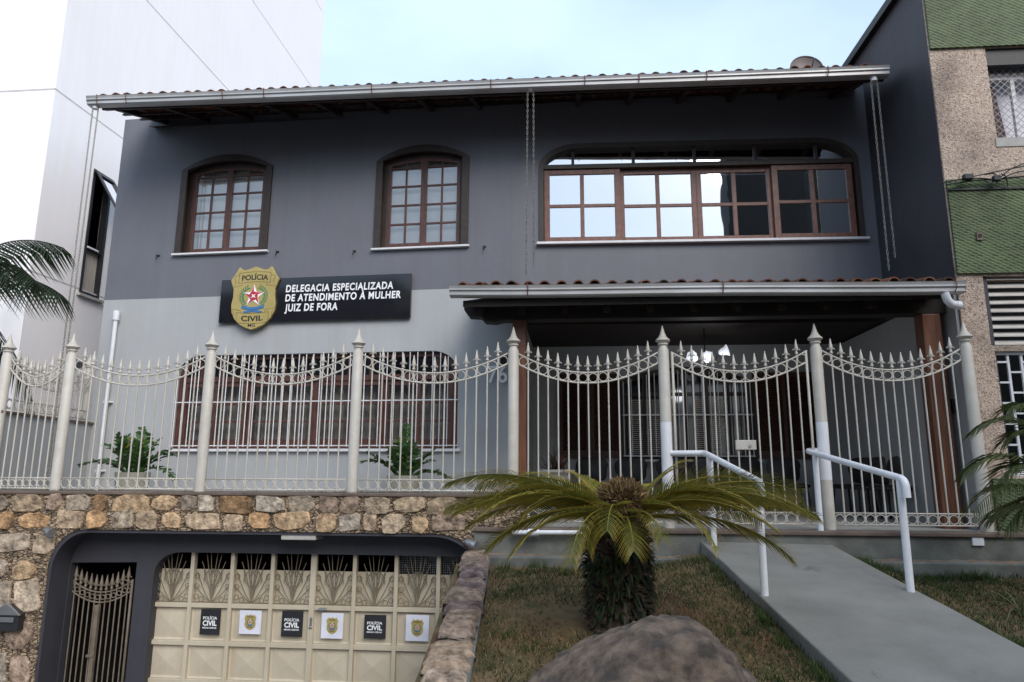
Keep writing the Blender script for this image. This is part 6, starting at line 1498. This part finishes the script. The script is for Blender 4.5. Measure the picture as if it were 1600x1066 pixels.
mb = MB(); mb.add([ap(w_u0 + .03, .02), ap(w_u1 - .03, .02), ap(w_u1 - .03, .98), ap(w_u0 + .03, .98)], [(0, 1, 2, 3)]); mb.build('pane', glass_mat('glass_blue', .45, (.35, .45, .55)), aw, fix=False)
# building across the street, seen mirrored in the upper window
ob = thing('facing_building', (16, -9, 0), 'dark brown apartment block across the street mirrored in the wide upper window', 'building')
mb = MB(); mb.box((6.25, -10.4, 0), (40, -9, 14.2)); mb.build('wall', mat('facing_brown', (.015, .013, .012), (.01, .009, .008), .8, 1), ob)
for i in range(6):
    for j in range(3):
        x = 10 + i * 4.2; z = 2.2 + j * 3.5; mb = MB(); mb.box((x, -9.0, z), (x + 2.2, -8.96, z + 1.5)); mb.build('window', M['black_gloss'], ob)

ob = thing('facing_building', (-12, -17, 0), 'unseen grey row of houses added across the street to block low sky', 'building')
mb = MB(); mb.box((-45, -28, 0), (-14, -17, 12)); mb.box((-14, -28, 0), (3.5, -18, 10.5)); mb.build('wall', mat('sky_block_grey', (.16, .15, .145), (.12, .115, .11), .8, 1), ob)  # unseen blocks added to cut low sky light and darken the lawn
for i in range(11):
    for j in range(3):
        x = -43 + i * 4.0; z = 1.2 + j * 3.2; y = -17 if x < -15.5 else -18; mb = MB(); mb.box((x, y, z), (x + 1.7, y + .04, z + 1.5)); mb.build('window', M['black_gloss'], ob)

# ================================================================== PALMS AT THE EDGES
rc2 = random.Random(77)
QP = fac(7.45, 5.0)
pc = Vector(QP.p(QP.u(-70, 440), QP.z(-70, 440))); lp = thing('feather_palm', (pc.x, pc.y, -1.0), 'dark green feather palm whose fronds reach in at the left edge before the white building', 'palm tree')
mb = MB(); mb.tube([(pc.x - .05, pc.y + .05, -1.2), (pc.x, pc.y, 1.0), (pc.x, pc.y, pc.z - .1)], [.13, .10, .075], 12, tint=(.16, .14, .11)); mb.build('trunk', M['leaf'], lp)
def bez(P, n=14):
    out = []
    for i in range(n + 1):
        t = i / n; Q = [Vector(p) for p in P]
        while len(Q) > 1: Q = [Q[k].lerp(Q[k + 1], t) for k in range(len(Q) - 1)]
        out.append(Q[0])
    return out
def q3(x, y, dpt): 
    pl_ = fac(dpt, 5.0); return Vector(pl_.p(*pl_.uv(x, y)))
G0, G1 = (.016, .034, .012), (.032, .055, .02)
for P in ([(-70, 440, 7.45), (-30, 375, 7.3), (40, 362, 7.2), (100, 388, 7.1)], [(-70, 445, 7.45), (-20, 420, 7.3), (50, 425, 7.1), (98, 462, 7.0)], [(-70, 450, 7.45), (-20, 400, 7.3), (25, 400, 7.1), (55, 440, 6.9)]):
    frond(None, 0, 0, 0, 0, 34, .46, .030, lp, M['leaf'], pts=bez([q3(*p) for p in P]), col0=G0, col1=G1, sweep=.55, vee=-.30, hang=.75, rnd=rc2, taper=.6, rr=.010)
frond(None, 0, 0, 0, 0, 30, .42, .030, lp, M['leaf'], pts=bez([q3(-70, 450, 7.6), q3(-30, 500, 8.0), q3(30, 540, 8.4), q3(52, 640, 8.6)]), col0=G0, col1=G1, sweep=.5, vee=-.1, hang=.5, rnd=rc2)
for az in (200, 235, 265, 290, 320, 345):
    frond(pc, az, rc2.uniform(30, 60), 1.6, 95, 30, .42, .018, lp, M['leaf'], col0=G0, col1=G1, vee=-.2, hang=.6, rnd=rc2, rr=.01)
rb = at_y(1690, 900, 5.5); rb.z = lawn_z(rb.x, 5.5) - .02; rpm = thing('young_palm', rb, 'green young palm with yellowing arching fronds at the right edge by the last fence post', 'palm')
G0, G1 = (.050, .075, .024), (.14, .14, .045)
D_ = rb.y
for P in ([(1690, 800), (1640, 660), (1580, 630), (1522, 672)], [(1690, 810), (1620, 700), (1560, 690), (1508, 738)], [(1690, 820), (1625, 745), (1570, 735), (1520, 800)], [(1690, 830), (1630, 780), (1585, 775), (1545, 810)], [(1690, 810), (1650, 690), (1610, 655), (1570, 690)], [(1690, 820), (1640, 720), (1590, 700), (1555, 760)], [(1690, 800), (1660, 650), (1620, 610), (1575, 640)], [(1690, 820), (1660, 760), (1610, 760), (1570, 830)]):
    j = rc2.uniform(-.35, .25); frond(None, 0, 0, 0, 0, 46, .30, .014, rpm, M['leaf'], pts=bez([at_y(x, y, D_ + (j * i / 3)) for i, (x, y) in enumerate(P)]), col0=G0, col1=G1, sweep=.9, vee=.15, hang=.45, rnd=rc2, rr=.006)
mb = MB()
for k in range(6): a = rc2.uniform(0, 6.28); mb.tube([rb + Vector((.06 * math.cos(a), .06 * math.sin(a), -.05)), at_y(1690 + rc2.uniform(-12, 12), 805, D_)], [.022, .010], 7, tint=(.10, .11, .05))
mb.build('stem', M['leaf'], rpm)
sb = slope_pt(1602, 962, LA, LB); spd = thing('spider_lily', sb, 'small strappy plant with pale green leaves on red soil at the right edge', 'plant'); mb = MB()
for k in range(34):
    a = rc2.uniform(0, 6.283); el = rc2.uniform(.5, 1.3); L = rc2.uniform(.22, .38); d = Vector((math.cos(a) * math.cos(el), math.sin(a) * math.cos(el), math.sin(el))); P = [sb + Vector((rc2.uniform(-.04, .04), rc2.uniform(-.04, .04), 0))]; e2 = d
    for i in range(6): e2 = (e2 + Vector((0, 0, -.17 - .05 * i))).normalized(); P.append(P[-1] + e2 * L / 6)
    g = rc2.uniform(.7, 1.3); leaf_blade(mb, P, .013, Vector((0, 0, 1)) if el < 1.1 else Vector((0, 1, .2)), (.07 * g, .10 * g, .04 * g), (.16 * g, .18 * g, .09 * g), .4)
mb.build('leaves', M['leaf'], spd, fix=False)

# ================================================================== GRASS
rg = random.Random(99); mb = MB()
def blade(x, y, h, col, lean=.6, w_=.004):
    z = lawn_z(x, y) - .003; a = rg.uniform(0, 6.283); dx, dy = math.cos(a) * w_, math.sin(a) * w_; l = h * lean
    tx, ty = x + rg.uniform(-l, l), y + rg.uniform(-l, l); mb.add([(x - dx, y - dy, z), (x + dx, y + dy, z), (tx, ty, z + h)], [(0, 1, 2)], [tuple(c * .7 for c in col), tuple(c * .7 for c in col), col])
cnt = 0
while cnt < 62000:
    y = 2.0 + 4.4 * rg.random(); x = rg.uniform(-.2, y * .78 + .3)
    if on_ramp(x, y, .0) or (x < gw_l(y)[1] + .02): continue
    if ((x - pb.x) / .24) ** 2 + ((y - pb.y) / .24) ** 2 < 1: continue
    n1 = noise.noise(Vector((x * 1.5, y * 1.5, 9))); n2 = noise.noise(Vector((x * 4, y * 4, 2)))
    bare = noise.noise(Vector((x * 1.1 + 4, y * 1.1, 5)))
    if rg.random() < max(0, bare * 1.6 + .1): cnt += 1; continue
    edge = 1.0 if (abs(x - ext(eL0, eL1, y).x) < .12 or abs(x - ext(eR0, eR1, y).x) < .15 or y > 6.1) else 0
    if rg.random() < .38 + .6 * n1 + .25 * n2 + .25 * edge + (.35 if x > 2.8 else 0): col = rg.choice([(.04, .062, .018), (.055, .075, .022), (.03, .05, .015), (.07, .085, .027)]); h = rg.uniform(.018, .05) * (1 + .5 * edge)
    else: col = rg.choice([(.31, .21, .095), (.24, .16, .07), (.38, .28, .14), (.16, .105, .05)]); h = rg.uniform(.012, .035)
    blade(x, y, h, col, .9); cnt += 1
for k in range(46):   # taller weeds along the ledge and the ramp edges
    m_ = rg.random(); 
    if m_ < .5: x = rg.uniform(-.1, 5.2); y = FE.p(x, 0, .44)[1] - .02 + rg.uniform(-.05, .0)
    else: y = rg.uniform(2.6, 6.2); x = (ext(eL0, eL1, y).x - rg.uniform(.04, .12)) if m_ < .75 else (ext(eR0, eR1, y).x + rg.uniform(.04, .14))
    if on_ramp(x, y, .02): continue
    for j in range(rg.randint(12, 30)):
        g = rg.uniform(.7, 1.3); blade(x + rg.gauss(0, .022), y + rg.gauss(0, .022), rg.uniform(.04, .11), (.075 * g, .12 * g, .03 * g), .55, .005)
for k in range(150):
    y = rg.uniform(2.2, 6.2); x = rg.uniform(-.1, y * .78)
    if on_ramp(x, y, .03): continue
    for j in range(rg.randint(8, 22)):
        g = rg.uniform(.6, 1.3); blade(x + rg.gauss(0, .03), y + rg.gauss(0, .03), rg.uniform(.03, .07), (.06 * g, .095 * g, .024 * g), .8, .005)
for k in range(140):   # dry leaf litter
    y = rg.uniform(2.0, 6.3); x = rg.uniform(-.1, y * .8)
    if on_ramp(x, y, .02): continue
    z = lawn_z(x, y) + .012; a = rg.uniform(0, 6.28); L_ = rg.uniform(.012, .03); dx, dy = math.cos(a) * L_, math.sin(a) * L_; c_ = rg.choice([(.20, .12, .06), (.28, .2, .11), (.12, .07, .04)])
    mb.add([(x - dx, y - dy, z), (x + dy * .4, y - dx * .4, z + .006), (x + dx, y + dy, z), (x - dy * .4, y + dx * .4, z + .004)], [(0, 1, 2, 3)], c_)
tag(mb.build('grass', attr_mat('grass_blades', .8, .3, 5, .2, 0), fix=False), 'short patchy dry grass with green tufts on the lawns', 'grass', kind='stuff')
